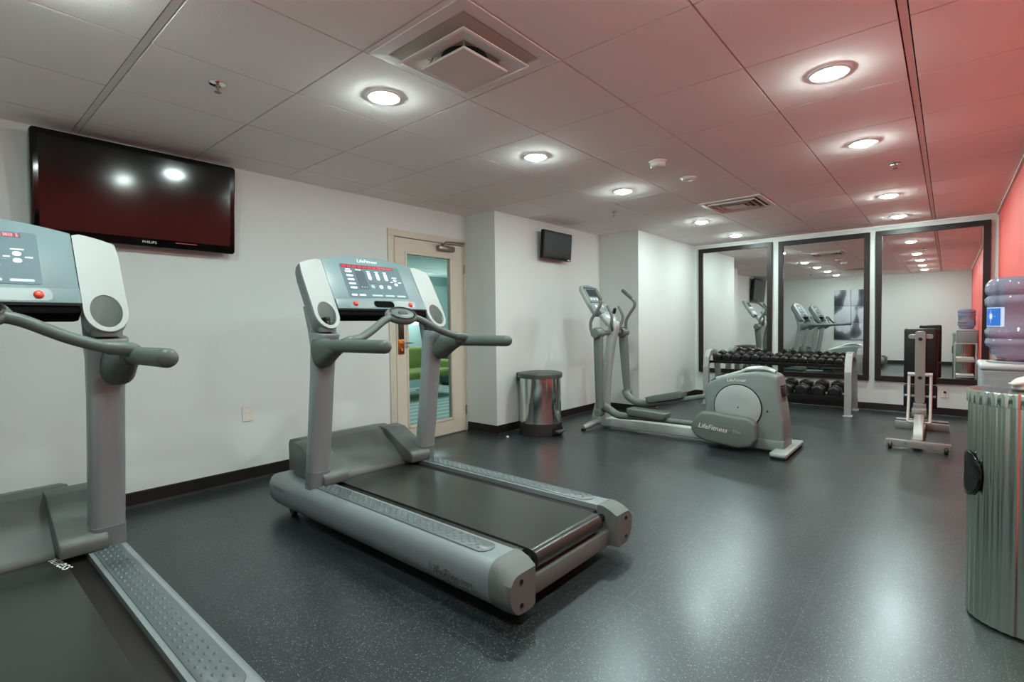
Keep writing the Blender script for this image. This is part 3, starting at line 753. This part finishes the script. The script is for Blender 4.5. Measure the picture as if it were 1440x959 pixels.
def shelf(y0, y1, z, tilt, lip, name):
    M = Matrix.Translation((0, (y0+y1)/2-7.75, z)) @ Matrix.Rotation(tilt, 4, 'X'); h = (y1-y0)/2
    b = MB()
    b.box((-L2, -h, -.025), (L2, -h+.008, lip), .002, M=M).box((-L2, -h, -.025), (L2, -h+.06, -.018), .002, M=M)
    b.box((-L2, h-.06, -.025), (L2, h, -.018), .002, M=M).box((-L2, h-.008, -.025), (L2, h, .035), .002, M=M)
    b.box((-L2, -.05, -.026), (L2, .05, -.018), .002, M=M)
    for k in range(9):
        xx = -L2+.01+(2*L2-.02)*k/8
        b.box((xx-.008, -h, -.030), (xx+.008, h, -.020), .001, M=M)
    b.build(name, M_rkb, rk, smooth=False); return M
MT = shelf(7.44, 7.80, .655, .16, .012, 'top_shelf')
ML = shelf(7.40, 7.80, .255, .16, .022, 'bottom_shelf')
def dumbbell(r, hl, gap):
    """hex dumbbell along local y, radius r, head length hl, handle gap"""
    t = thing('dumbbell', '', 'dumbbell', (0, 0, 0))
    M = frame((0, 0, 0), (1, 0, 0), (0, 0, -1), (0, 1, 0))
    MB().lathe([(.012, -gap/2-.01), (.0135, -gap/4), (.0165, 0), (.0135, gap/4), (.012, gap/2+.01)], 16, M=M).build('handle', M_dbh, t)
    for sg in (-1, 1):
        b = MB(); rings = []
        for f, z in ((.55, 0), (.86, .06), (.97, .18), (1, .32), (1, .68), (.97, .82), (.84, .95), (.58, 1)):
            rings.append([V3((r*f*cos(radians(30+60*k))*(1 if k % 1 == 0 else 1), sg*(gap/2+z*hl), r*f*sin(radians(30+60*k)))) for k in range(6)])
        b.loft(rings)
        bmx = bmesh.new(); vs = [bmx.verts.new(v) for v in b.V]; [bmx.faces.new([vs[i] for i in f]) for f in b.F]
        side = [e for e in bmx.edges if abs((e.verts[0].co-e.verts[1].co).normalized().y) > .7]
        bmesh.ops.bevel(bmx, geom=side, offset=r*.14, segments=2, affect='EDGES', profile=.5)
        MB().bm(bmx).build('head', M_db, t, ang=50)
    return t
ordn = ['first', 'second', 'third', 'fourth', 'fifth', 'sixth', 'seventh', 'eighth', 'ninth', 'tenth', 'eleventh', 'twelfth', 'thirteenth', 'fourteenth', 'fifteenth']
# top tier: 14, shrinking towards the right end
wd = [.121, .118, .116, .112, .110, .108, .104, .102, .099, .096, .093, .090, .086, .083]
scl = (2*L2-.06)/sum(wd); x = -L2+.03
for k, wk in enumerate(wd):
    ws = wk*scl; r = ws*.5*.93/cos(radians(30))
    o = dumbbell(r*.97, r*1.25, .125)
    p = MT @ V3((x+ws/2, 0, -.016+r*.97*cos(radians(0))*.866+.0)); x += ws
    o.location = V3((rkx, 7.75, 0))+p; o.rotation_euler = (.16, 0, 0)
    o['group'] = 'dumbbells on the top shelf of the rack'
    o['label'] = 'black rubber hex dumbbell on the top rack shelf, '+('at its left end' if k == 0 else 'at its right end, the smallest' if k == 13 else (ordn[k]+' from the left' if k < 7 else ordn[13-k]+' from the right'))
# bottom tier: larger ones
n2 = 9; ws = (2*L2-.04)/n2
for k in range(n2):
    r = .0985-.0012*k
    o = dumbbell(r, .125, .135)
    p = ML @ V3((-L2+.02+ws*(k+.5), 0, -.016+r*.866))
    o.location = V3((rkx, 7.75, 0))+p; o.rotation_euler = (.16, 0, 0)
    o['group'] = 'dumbbells on the bottom shelf of the rack'
    o['label'] = 'large black hex dumbbell on the bottom rack shelf, '+('at its left end' if k == 0 else 'at its right end' if k == n2-1 else (ordn[k]+' from the left' if k < 5 else ordn[n2-1-k]+' from the right'))

# ------------------------------------------------------------------ folded weight bench
M_bn = mat('bench_silver_paint', '#93928e', .4, .3)
M_vin = mat('black_vinyl', '#070707', .42, spec=.5, bump=(90, .05))
BX = -.205
bn = thing('weight_bench', 'folded weight bench with black upright pad and silver frame on wheels near the red wall', 'weight bench', (BX, 6.4, 0))
def Bq(x, y, z): return (x-BX, y-6.4, z)
ft = MB().box(Bq(-.435, 5.84, .022), Bq(.030, 5.90, .085), .004).build('front_foot', M_bn, bn)
for x in (-.29, -.13): MB().cyl(Bq(x, 5.834, .062), Bq(x, 5.842, .062), .012, n=12).build('bolt', M_steel, ft)
for x in (-.40, -.003):
    b = MB().lathe([(.001, -.014), (.024, -.014), (.030, -.009), (.030, .009), (.024, .014), (.001, .014)], 22, M=frame(Bq(x, 5.832, .030), (0, 1, 0), (0, 0, 1), (1, 0, 0))); b.build('wheel', M_black, bn)
MB().box(Bq(-.245, 5.90, .030), Bq(-.17, 7.0, .092), .004).build('base_beam', M_bn, bn)
b = MB().box(Bq(-.44, 7.0, .0), Bq(.02, 7.06, .075), .004); b.build('rear_foot', M_bn, bn)
MB().cyl(Bq(-.40, 6.55, .17), Bq(.01, 6.55, .17), .014).build('leg_roller_bar', M_bn, bn)
b = MB().prism([(y-6.4, z) for y, z in ((5.93, .085), (6.06, .085), (6.28, .26), (6.28, .30), (6.20, .30), (5.95, .12))], -.035, .04, 'x', .004, 1); b.build('support_post', M_bn, bn)
# back pad and seat pad upright, seen from behind
MB().box(Bq(-.335, 6.38, .555), Bq(-.075, 6.45, 1.105), .022, 4).build('back_pad', M_vin, bn)
MB().box(Bq(-.335, 6.38, .315), Bq(-.075, 6.45, .545), .018, 4).build('seat_pad', M_vin, bn)
sp = MB().prism([(x, z) for x, z in rrect(-.040, .040, .375, 1.075, .022, 5)], 6.30-6.4, 6.375-6.4, 'y', .004, 1); spine = sp.build('spine', M_bn, bn)
b = MB().prism([(x, z) for x, z in rrect(-.095, .095, 1.0, 1.045, .018, 5)], 6.355-6.4, 6.382-6.4, 'y', .003, 1); b.build('pad_bracket', M_bn, spine)
for z in (1.0, .625): MB().cyl(Bq(BX, 6.292, z), Bq(BX, 6.301, z), .016, n=14).build('bolt', M_black, spine)
b = MB().cyl(Bq(BX-.095, 6.32, .655), Bq(BX+.095, 6.32, .655), .020, n=18)
for s in (-.083, .083):
    b.tube([Bq(BX+s, 6.32, .655), Bq(BX+s, 6.28, .40), Bq(BX+s, 6.15, .215)], .0125, 12)
b.cyl(Bq(BX-.085, 6.15, .215), Bq(BX+.085, 6.15, .215), .0125, n=12)
b.build('adjustment_rods', mat('bench_white_rod', '#c2c0bb', .35), bn)
b = MB().box(Bq(BX-.05, 6.30, .33), Bq(BX+.05, 6.36, .375), .004).box(Bq(BX-.055, 6.18, .262), Bq(BX+.055, 6.34, .335), .005); b.build('hinge_block', M_bn, bn)
b = MB().cyl(Bq(BX-.12, 6.35, .44), Bq(BX+.12, 6.35, .44), .014, n=14); b.build('seat_hinge', M_bn, bn)
# ------------------------------------------------------------------ televisions
M_tvb = mat('tv_gloss_black', '#040404', .14, spec=.5)
M_scr = mat('tv_screen_glass', '#020202', .11, spec=.55)
tv = thing('wall_television', 'large black flat television mounted high on the left wall above the treadmill', 'television', (XL, 1.0, 2.05))
TT = Matrix.Translation((.105, 0, 0)) @ Matrix.Rotation(radians(4.7), 4, 'Y')   # leans out at the top
def tvf(x, y, z): return TT @ frame((x, y, z), (0, 1, 0), (0, 0, 1), (1, 0, 0))
w, h = .552, .313
bz = MB().prism(rrect(-w, w, -h, h, .022, 5), -.030, .022, 'z', .006, 2, M=tvf(0, 0, 0)).build('bezel', M_tvb, tv)
MB().prism(rrect(-w+.035, w-.035, -h+.055, h-.035, .004, 2), .020, .0232, 'z', 0, M=tvf(0, 0, 0)).build('screen', M_scr, tv, smooth=False)
MB().prism(rrect(-w+.09, w-.09, -h+.07, h-.07, .02, 3), -.075, -.028, 'z', .012, 2, M=tvf(0, 0, 0)).build('rear_casing', M_black, tv)
MB().box((.0, -.25, -.16), (.012, .25, .16), .003).box((.01, -.16, -.10), (.06, -.10, .10), .004).box((.01, .10, -.10), (.06, .16, .10), .004).build('wall_bracket', M_black, tv)
text('lettering', 'PHILIPS', .022, M_letw, bz, tvf(.0224, .02, -h+.030), sx=1.15)
MB().prism([(.17, .0), (.30, .0), (.30, .003), (.17, .003)], .021, .0245, 'z', 0, M=tvf(0, 0, -h+.040)).build('light_strip', M_chrome, bz)
st = thing('wall_mounted_television', 'small black television on an arm high on the alcove wall beyond the door', 'television', (XA, 5.03, 2.125))
SM = Matrix.Translation((.10, 0, 0)) @ Matrix.Rotation(radians(4), 4, 'Y')
def stf(x, y, z): return SM @ frame((x, y, z), (0, 1, 0), (0, 0, 1), (1, 0, 0))
sb = MB().prism(rrect(-.29, .29, -.165, .165, .01, 3), -.03, .012, 'z', .004, 2, M=stf(0, 0, 0)).build('bezel', mat('tv_matt_black', '#0b0b0b', .45, spec=.25), st)
MB().prism(rrect(-.268, .268, -.135, .145, .002, 2), .011, .0132, 'z', 0, M=stf(0, 0, 0)).build('screen', mat('small_screen', '#060606', .35, spec=.15), st, smooth=False)
MB().box((.0, -.07, -.07), (.012, .07, .07), .003).box((.01, -.025, -.03), (.075, .025, .03), .004).build('wall_arm', M_black, st)
MB().prism(rrect(.215, .265, -.158, -.146, .002, 2), .0118, .0128, 'z', 0, M=stf(0, 0, 0)).build('badge', M_letw, sb)

# ------------------------------------------------------------------ pedal bin in the alcove
M_pol = mat('polished_steel', '#d0d4d2', .13, 1)
M_lid = mat('lid_grey_plastic', '#474b47', .4)
M_binb = mat('bin_base_plastic', '#2c2a28', .45)
bx, by = -3.39, 4.42
pb = thing('pedal_bin', 'polished steel pedal bin with grey lid standing in the alcove corner', 'bin', (bx, by, 0))
def dsh(r, k=1, n=48):
    out = []
    for i in range(n):
        a = 2*pi*i/n; c, s_ = cos(a), sin(a); x, y = r*c, r*s_
        if x < -.80*r: x = -.80*r-(abs(x)-.80*r)*.3
        out.append((x*k, y*k))
    return out
def bring(r, z, k=1): return [V3((x, y, z)) for x, y in dsh(r, k)]
MB().loft([bring(.215, .0), bring(.232, .004), bring(.232, .128), bring(.226, .132)]).build('base', M_binb, pb, ang=30)
MB().loft([bring(.225, .126), bring(.225, .620), bring(.222, .625)]).build('body', M_pol, pb, ang=30)
ld = MB().loft([bring(.240, .612), bring(.243, .616), bring(.243, .652), bring(.236, .664), bring(.20, .674), bring(.10, .682), bring(.004, .683)]).build('lid', M_lid, pb, ang=30)
MB().box((-.262, -.10, .57), (-.185, .10, .660), .012).build('lid_hinge', M_binb, pb)
MB().prism([(y, z) for y, z in ([(-.085, .008)]+[(-.085*cos(pi*k/12), .05+.075*sin(pi*k/12)) for k in range(13)]+[(.085, .008)])], .14, .240, 'x', .006, 2).build('pedal_recess', M_black, pb)
MB().box((.215, -.065, .038), (.295, .065, .060), .008, 3).build('pedal', M_lid, pb)

# ------------------------------------------------------------------ fluted steel litter bin near the camera
M_flute = mat('fluted_steel', '#ccd6cb', .22, 1)
cx, cy, cr = .240, 2.775, .178
fb = thing('litter_bin', 'tall round fluted stainless steel litter bin against the red wall, right edge of photo', 'bin', (cx, cy, 0))
NF = 30
def flute(t, r, z): return r+(.0045*abs(sin(NF*t/2))-.003 if r > .15 else 0)
MB().lathe([(.160, 0), (.168, .0), (.168, .012), (.160, .012)], 72, closed=True, cap=False).build('plinth', M_black, fb)
NB = 34
def cor(t): return .0017*math.copysign(abs(cos(NB*t))**.7, cos(NB*t))
MB().lathe([(.170, .009), (.1745, .011), (.1745, .862), (.170, .864)], NB*14, fl=lambda t, r, z: r+cor(t)).build('body', M_flute, fb, ang=60)
rings = []; n = NB*14
def lid_ring(r, z):
    return [V3(((r+cor(2*pi*k/n)*(1 if r > .16 else 0))*cos(2*pi*k/n), (r+cor(2*pi*k/n)*(1 if r > .16 else 0))*sin(2*pi*k/n), z+(cor(2*pi*k/n)*r/.18*.5 if r < .179 else 0))) for k in range(n)]
MB().loft([lid_ring(.175, .857), lid_ring(.1795, .859), lid_ring(.180, .904), lid_ring(.1775, .911), lid_ring(.10, .9125), lid_ring(.03, .9130), lid_ring(.003, .9130)]).build('lid', M_flute, fb, ang=60)
oa = radians(196)
def cylpt(a, z, r): return V3((r*cos(oa+a), r*sin(oa+a), z))
def oval(ra, rz, r, n=40): return [cylpt(ra*cos(2*pi*k/n), .575+rz*sin(2*pi*k/n), r) for k in range(n)]
op = MB().loft([oval(.44, .088, .1795), oval(.44, .088, .1845), oval(.40, .080, .186), oval(.385, .076, .183)], cap=False).build('opening_ring', M_blackg, fb, ang=50)
b = MB(); o_ = oval(.385, .076, .183); o2 = [p*.0+V3((p.x*.99, p.y*.99, .560+(p.z-.575)*.9)) for p in oval(.36, .070, .186)]
b.loft([o_, o2], cap=False); b.add(o2, [list(range(len(o2)))]); b.build('opening_scoop', M_black, op, ang=60)
# crumpled white towel on top of the lid
b = MB(); rn = random.Random(4); bmx = bmesh.new(); bmesh.ops.create_icosphere(bmx, subdivisions=4, radius=1)
for v in bmx.verts:
    d = v.co.normalized(); k = 1+.16*sin(5*d.x+2)*cos(4*d.y)+.10*sin(9*d.y+6*d.z)+.06*sin(14*d.x*d.z+3)
    v.co = V3((d.x*.062*k, d.y*.050*k, max(d.z*.034*k, -.016)))
b.bm(bmx); tw = b.build('crumpled_cloth', mat('white_cloth', '#e2dccf', .9, bump=(60, .4)), ang=80); tw.location = (.246, 2.735, .935)
tag(tw, 'crumpled white cloth lying on top of the steel litter bin', 'cloth')

# ------------------------------------------------------------------ shelving rack with towels, water dispenser and bottle
sx0, sx1, sy0, sy1 = .088, .415, 3.06, 3.48
sr = thing('shelf_rack', 'narrow white metal shelf rack behind the steel litter bin by the red wall', 'shelf rack', ((sx0+sx1)/2, (sy0+sy1)/2, 0))
M_rw = mat('rack_white_metal', '#c3c8ca', .35, .3)
hx, hy = (sx1-sx0)/2, (sy1-sy0)/2
for a in (-1, 1):
    for c in (-1, 1):
        MB().cyl((a*(hx-.012), c*(hy-.012), 0), (a*(hx-.012), c*(hy-.012), .734), .012, n=14).build('post', M_rw, sr)
for z in (.10, .40, .735):
    b = MB()
    for c in (-1, 1): b.box((-hx+.01, c*(hy-.012)-.006, z-.022), (hx-.01, c*(hy-.012)+.006, z), .002); b.box((c*(hx-.012)-.006, -hy+.01, z-.022), (c*(hx-.012)+.006, hy-.01, z), .002)
    for k in range(15): b.cyl((-hx+.02+k*(2*hx-.04)/14, -hy+.012, z-.003), (-hx+.02+k*(2*hx-.04)/14, hy-.012, z-.003), .0028, n=6)
    b.build('wire_shelf', M_rw, sr)
M_tow = mat('white_towel', '#dcdcd8', .95, bump=(200, .3))
def towel(x, y, z, w_, d_, h_, lab):
    b = MB(); b.prism(rrect(-d_/2, d_/2, 0, h_, h_*.48, 6), -w_/2, w_/2, 'x', .006, 2)
    o = b.build('folded_towel', M_tow, ang=60); o.location = (x, y, z); tag(o, lab, 'towel', 'folded white towels on the shelf rack')
towel(.235, 3.27, .4005, .28, .34, .030, 'folded white towel, lower of two on the middle rack shelf')
towel(.235, 3.27, .4312, .27, .33, .028, 'folded white towel, upper of two on the middle rack shelf')
towel(.235, 3.27, .1005, .28, .34, .034, 'folded white towel lying flat on the bottom rack shelf')
M_disp_g = mat('dispenser_grey', '#8c9496', .4, spec=.45)
wd_ = thing('water_dispenser', 'grey countertop water dispenser under the blue bottle, behind the litter bin', 'water dispenser', (.262, 3.26, .735))
b = MB().box((-.150, -.165, 0), (.150, .165, .228), .012, 3); cab = b.build('cabinet', M_disp_g, wd_)
MB().box((-.155, -.170, .226), (.155, .170, .252), .010, 3).build('top_cover', mat('dispenser_top', '#b3b8b8', .35), wd_)
MB().lathe([(.09, .25), (.125, .25), (.128, .258), (.10, .262)], 40, closed=True, cap=False).build('bottle_collar', M_disp_g, wd_)
MB().box((-.006, -.1665, .01), (-.002, -.1645, .222)).build('panel_seam', M_black, cab)
b = MB().box((.03, -.20, .12), (.06, -.16, .15), .006); b.cyl((.045, -.19, .10), (.045, -.19, .13), .010); b.build('tap', M_white, wd_)
MB().box((.0, -.205, .0), (.10, -.16, .03), .005).build('drip_tray', M_black, wd_)
M_bot = bpy.data.materials.new('bottle_blue_plastic'); M_bot.use_nodes = True
pb_ = M_bot.node_tree.nodes['Principled BSDF']
pb_.inputs['Base Color'].default_value = (.66, .74, .97, 1); pb_.inputs['Transmission Weight'].default_value = .78; pb_.inputs['Roughness'].default_value = .05; pb_.inputs['IOR'].default_value = 1.38; pb_.inputs['Specular IOR Level'].default_value = .6
bt = thing('water_bottle', 'translucent blue five gallon water bottle upside down on the dispenser', 'water bottle', (.262, 3.26, .995))
prof = [(.035, -.02), (.052, .0), (.095, .012), (.112, .030), (.118, .050), (.116, .058), (.130, .070), (.134, .084), (.130, .100), (.122, .106), (.130, .112), (.134, .126), (.134, .140), (.126, .150), (.126, .250), (.134, .258), (.135, .285), (.127, .294), (.122, .300), (.130, .310), (.135, .325), (.133, .352), (.120, .372), (.10, .380), (.06, .378)]
inner = [(max(r-.0035, .002), z+(.003 if i < 3 else -.003 if i > len(prof)-4 else 0)) for i, (r, z) in enumerate(prof)]
MB().lathe([(.002, -.0195)]+prof+[(.002, .378)]+[(.002, .3745)]+inner[::-1]+[(.002, -.016)], 56, closed=True, cap=False).build('bottle_shell', M_bot, bt, ang=70)
M_wat = mat('drinking_water', (.86, .92, 1, 1), .0, trans=1, ior=1.33)
wp = [(max(r-.0045, .002), max(z, -.012)) for r, z in prof if z < .16]+[(.120, .185)]
MB().lathe([(.002, -.0125)]+wp+[(.002, .185)], 56).build('water', M_wat, bt, ang=70)
la0 = radians(205)
def lp(a, z, r=.1268): return V3((r*cos(a), r*sin(a), z))
b = MB(); n = 16
for (a0, a1, z0, z1, mi, r) in ((-.42, .52, .158, .245, 0, .1270),):
    vs = [lp(la0+a0+(a1-a0)*k/n, z, r) for z in (z0, z1) for k in range(n+1)]
    b.add(vs, [[k, k+1, n+2+k, n+1+k] for k in range(n)])
lb = b.build('label', mat('label_white', '#cfdcf0', .5), bt)
b = MB()
vs = [lp(la0-.40+.80*k/n, z, .1274) for z in (.162, .241) for k in range(n+1)]; b.add(vs, [[k, k+1, n+2+k, n+1+k] for k in range(n)])
b.build('label_blue', mat('label_blue', '#2d6fd0', .5), lb)
b = MB(); R_ = .1279
star = []
for k in range(16):
    rr_ = (.030 if k % 4 == 0 else .016) if k % 2 == 0 else .008
    star.append(lp(la0+rr_*cos(2*pi*k/16)/.127, .205+rr_*sin(2*pi*k/16)*1.15, R_))
c_ = lp(la0, .205, R_); b.add(star+[c_], [[k, (k+1) % 16, 16] for k in range(16)])
b.build('label_burst', mat('label_burst_white', '#e8f0ff', .5), lb)

# ------------------------------------------------------------------ wall sockets
M_sock = mat('socket_plate', '#d6d3ca', .4)
def socket(loc, Mrot, label, holes):
    t = thing('wall_socket', label, 'wall socket', loc); t.rotation_euler = (0, 0, Mrot)
    p = MB().prism(rrect(-.037, .037, -.06, .06, .006, 3), 0, -.006, 'y', .002, 1).build('plate', M_sock, t)
    for z in (-.022, .022): MB().prism([(x, z+zz) for x, zz in rrect(-.016, .016, -.014, .014, .008, 4)], -.005, -.0078, 'y', 0).build('outlet_face', M_white, p)
    if holes: MB().cyl((.005, -.006, .012), (.005, -.020, .012), .013, n=16).build('plug', M_black, p)
socket((XL, 1.645, .525), radians(90), 'white socket plate low on the left wall between the two treadmills', False)
socket((-.03, YM, .285), 0, 'white wall socket with black plug under the right mirror', True)
socket((XA, 5.25, .34), radians(90), 'white socket plate low on the alcove wall beside the elliptical trainer', False)

# ------------------------------------------------------------------ ceiling fittings
M_vent = mat('diffuser_white_metal', '#e4e0dc', .5, spec=.3)
M_vd = mat('diffuser_dark_metal', '#b8b1a9', .6)
def sq(h, z): return [V3((-h, -h, z)), V3((h, -h, z)), V3((h, h, z)), V3((-h, h, z))]
tcx_, tcy_ = -1.674, 1.6476
vt = thing('ceiling_diffuser', 'large square stepped air diffuser in the ceiling above the camera', 'air vent', (tcx_, tcy_, HC), 0, 'ceiling air vents')
b = MB(); b.loft([sq(.299, -.0005), sq(.299, -.003), sq(.245, -.004), sq(.240, -.003), sq(.236, -.001)], cap=False); b.build('outer_frame', M_vent, vt, smooth=False)
b = MB(); b.loft([sq(.235, -.004), sq(.235, -.0006)], cap=False); b.add(sq(.235, -.0007), [[0, 1, 2, 3]]); b.build('duct_back', M_vd, vt, smooth=False)
b = MB(); b.loft([sq(.120, -.012), sq(.205, -.034), sq(.207, -.040), sq(.195, -.042), sq(.118, -.018)], closed=True); b.build('middle_cone', M_vent, vt, smooth=False)
MB().lathe([(.001, -.010), (.105, -.010), (.105, -.0135), (.001, -.0135)], 32).build('duct_throat', M_black, vt)
b = MB(); b.loft([sq(.128, -.050), sq(.138, -.062), sq(.134, -.066)]); b.build('centre_plate', M_vent, vt, smooth=False)
for a in (-1, 1):
    for c in (-1, 1): MB().cyl((a*.10, c*.10, -.012), (a*.115, c*.115, -.055), .004, n=8).build('hanger', M_vd, vt)
t2x, t2y = -1.674, .6695+.65205*7.5
v2 = thing('ceiling_vent', 'slotted square return air vent in the ceiling near the mirrors', 'air vent', (t2x, t2y, HC), 0, 'ceiling air vents')
b = MB(); b.loft([sq(.295, -.001), sq(.295, -.009), sq(.255, -.012), sq(.250, -.002)], cap=False); b.build('outer_frame', M_vent, v2, smooth=False)
b = MB(); b.add(sq(.252, -.0008), [[0, 1, 2, 3]]); b.build('dark_back', M_black, v2, smooth=False)
for k, hh in enumerate((.232, .178, .124)):
    b = MB(); b.loft([sq(hh, -.026), sq(hh-.010, -.008), sq(hh-.013, -.008), sq(hh-.003, -.028)], closed=True); b.build('louvre', M_vent, v2, smooth=False)
b = MB(); b.loft([sq(.085, -.024), sq(.088, -.028)]); b.build('centre_plate', M_vent, v2, smooth=False)
def sprinkler(x, y, lab):
    t = thing('ceiling_sprinkler', lab, 'sprinkler', (x, y, HC), 0, 'ceiling sprinkler heads')
    MB().lathe([(.001, -.001), (.040, -.001), (.038, -.006), (.022, -.010), (.001, -.010)], 24).build('escutcheon', M_chrome, t)
    b = MB().cyl((0, 0, -.008), (0, 0, -.022), .008, n=12).tube([(-.010, 0, -.02), (-.012, 0, -.034), (-.003, 0, -.044)], .0022, 8).tube([(.010, 0, -.02), (.012, 0, -.034), (.003, 0, -.044)], .0022, 8)
    b.cyl((0, 0, -.022), (0, 0, -.042), .003, n=8); b.build('head', M_bronze, t)
    MB().lathe([(.001, -.044), (.016, -.044), (.016, -.046), (.001, -.046)], 16).build('deflector', M_bronze, t)
sprinkler(-2.766, 1.008, 'chrome sprinkler head in the ceiling above the large television')
sprinkler(-2.79, 4.99, 'sprinkler head in the ceiling near the small television')
sprinkler(-.328, 4.97, 'sprinkler head in the ceiling between the right lights and red wall')
for (x, y, lab, hh) in ((-1.678, 3.671, 'white round smoke detector on the ceiling, the larger one, nearer the camera', .045), (-1.676, 4.259, 'flat round detector on the ceiling between the smoke detector and slotted vent', .022)):
    t = thing('smoke_detector', lab, 'smoke detector', (x, y, HC), 0, 'ceiling detectors')
    MB().lathe([(.001, -.0008), (.066, -.0008), (.066, -.012), (.001, -.012)], 32).build('base', M_white, t)
    MB().lathe([(.056, -.010), (.054, -hh*.8), (.044, -hh), (.001, -hh)], 32).build('cover', M_white, t)

# ------------------------------------------------------------------ picture panels on the wall behind the camera
def art_mat():
    m = bpy.data.materials.new('abstract_print'); m.use_nodes = True; nt = m.node_tree; L = nt.links.new; b = nt.nodes['Principled BSDF']; b.inputs['Roughness'].default_value = .5
    tc = nt.nodes.new('ShaderNodeTexCoord'); mp = nt.nodes.new('ShaderNodeMapping'); mp.inputs['Rotation'].default_value = (0, .5, 0); mp.inputs['Scale'].default_value = (1.7, 1, .8)
    n = nt.nodes.new('ShaderNodeTexNoise'); n.inputs['Scale'].default_value = 1.5; n.inputs['Detail'].default_value = 1.5
    r = nt.nodes.new('ShaderNodeValToRGB'); e = r.color_ramp.elements
    e[0].position = .36; e[0].color = lin('#34373d'); e[1].position = .64; e[1].color = lin('#c9ced6')
    k = e.new(.44); k.color = lin('#6c737d'); k = e.new(.47); k.color = lin('#b9c1cc')
    L(tc.outputs['Object'], mp.inputs['Vector']); L(mp.outputs['Vector'], n.inputs['Vector']); L(n.outputs['Fac'], r.inputs[0]); L(r.outputs[0], b.inputs['Base Color'])
    return m
M_art = art_mat(); M_edge = mat('canvas_edge', '#4a4d52', .7)
pc = thing('picture_panels', 'grey abstract picture in six panels on the wall behind the camera, seen in the mirror', 'picture', (-2.09, YB, .65))
for c in range(2):
    for r in range(3):
        b = MB().box((-.40+c*.405, .0, r*.468), (-.003+c*.405, .03, r*.468+.458), .003)
        b.build('panel', M_art, pc)

# ------------------------------------------------------------------ a scrap of paper by the pillar
bmx = bmesh.new(); bmesh.ops.create_icosphere(bmx, subdivisions=2, radius=1)
for v in bmx.verts:
    v.co *= 1+.25*sin(7*v.co.x+3*v.co.y); v.co = V3((v.co.x*.018, v.co.y*.015, v.co.z*.014+.012))
sc_ = MB().bm(bmx).build('paper_scrap', M_white, ang=20); sc_.location = (-3.50, 4.06, 0)
sc_.location = (-3.50, 3.99, 0)
tag(sc_, 'tiny crumpled white paper scrap on the floor beside the pedal bin', 'paper scrap')

# ------------------------------------------------------------------ things in the corridor behind the glass
M_green = mat('green_upholstery', '#8b9a55', .85, bump=(80, .2))
so = thing('sofa', 'green upholstered sofa in the corridor seen through the door glass', 'sofa', (-6.75, 5.15, 0))
MB().box((-.42, -.85, .34), (.40, .85, .47), .05, 3).build('seat', M_green, so)
MB().box((-.42, -.85, .38), (-.20, .85, .82), .06, 3).build('backrest', M_green, so)
for s in (-1, 1): MB().box((-.42, s*.85-.09, .34), (.40, s*.85+.09, .60), .05, 3).build('armrest', M_green, so)
for a in (-.36, .34):
    for c in (-.80, .80): MB().cyl((a, c, 0), (a, c, .36), .022, n=10).build('leg', M_black, so)
fl_ = thing('floor_lamp', 'white drum floor lamp glowing in the corridor beyond the door glass', 'lamp', (-7.35, 6.05, 0))
MB().lathe([(.001, 0), (.15, 0), (.15, .015), (.012, .03), (.012, 1.30), (.001, 1.30)], 24).build('stand', M_chrome, fl_)
MB().lathe([(.20, 1.22), (.21, 1.225), (.20, 1.58), (.19, 1.58)], 32, cap=True).build('lamp_shade', mat('lamp_shade_white', '#ffffff', .7, emit=((.93, 1, 1, 1), 2.6)), fl_)
cb = thing('corridor_cabinet', 'dark low cabinet in the corridor seen at the right of the door glass', 'cabinet', (-7.5, 7.15, 0))
MB().box((-.25, -.35, .05), (.22, .35, .60), .008).build('body', mat('dark_cabinet', '#3c4a4b', .5), cb)
for s in (-1, 1): MB().box((.22, s*.175-.165, .08), (.236, s*.175+.165, .57), .004).build('door', mat('dark_cabinet_door', '#46585a', .5), cb)
MB().box((-.23, -.33, 0), (.20, .33, .05)).build('plinth', M_black, cb)
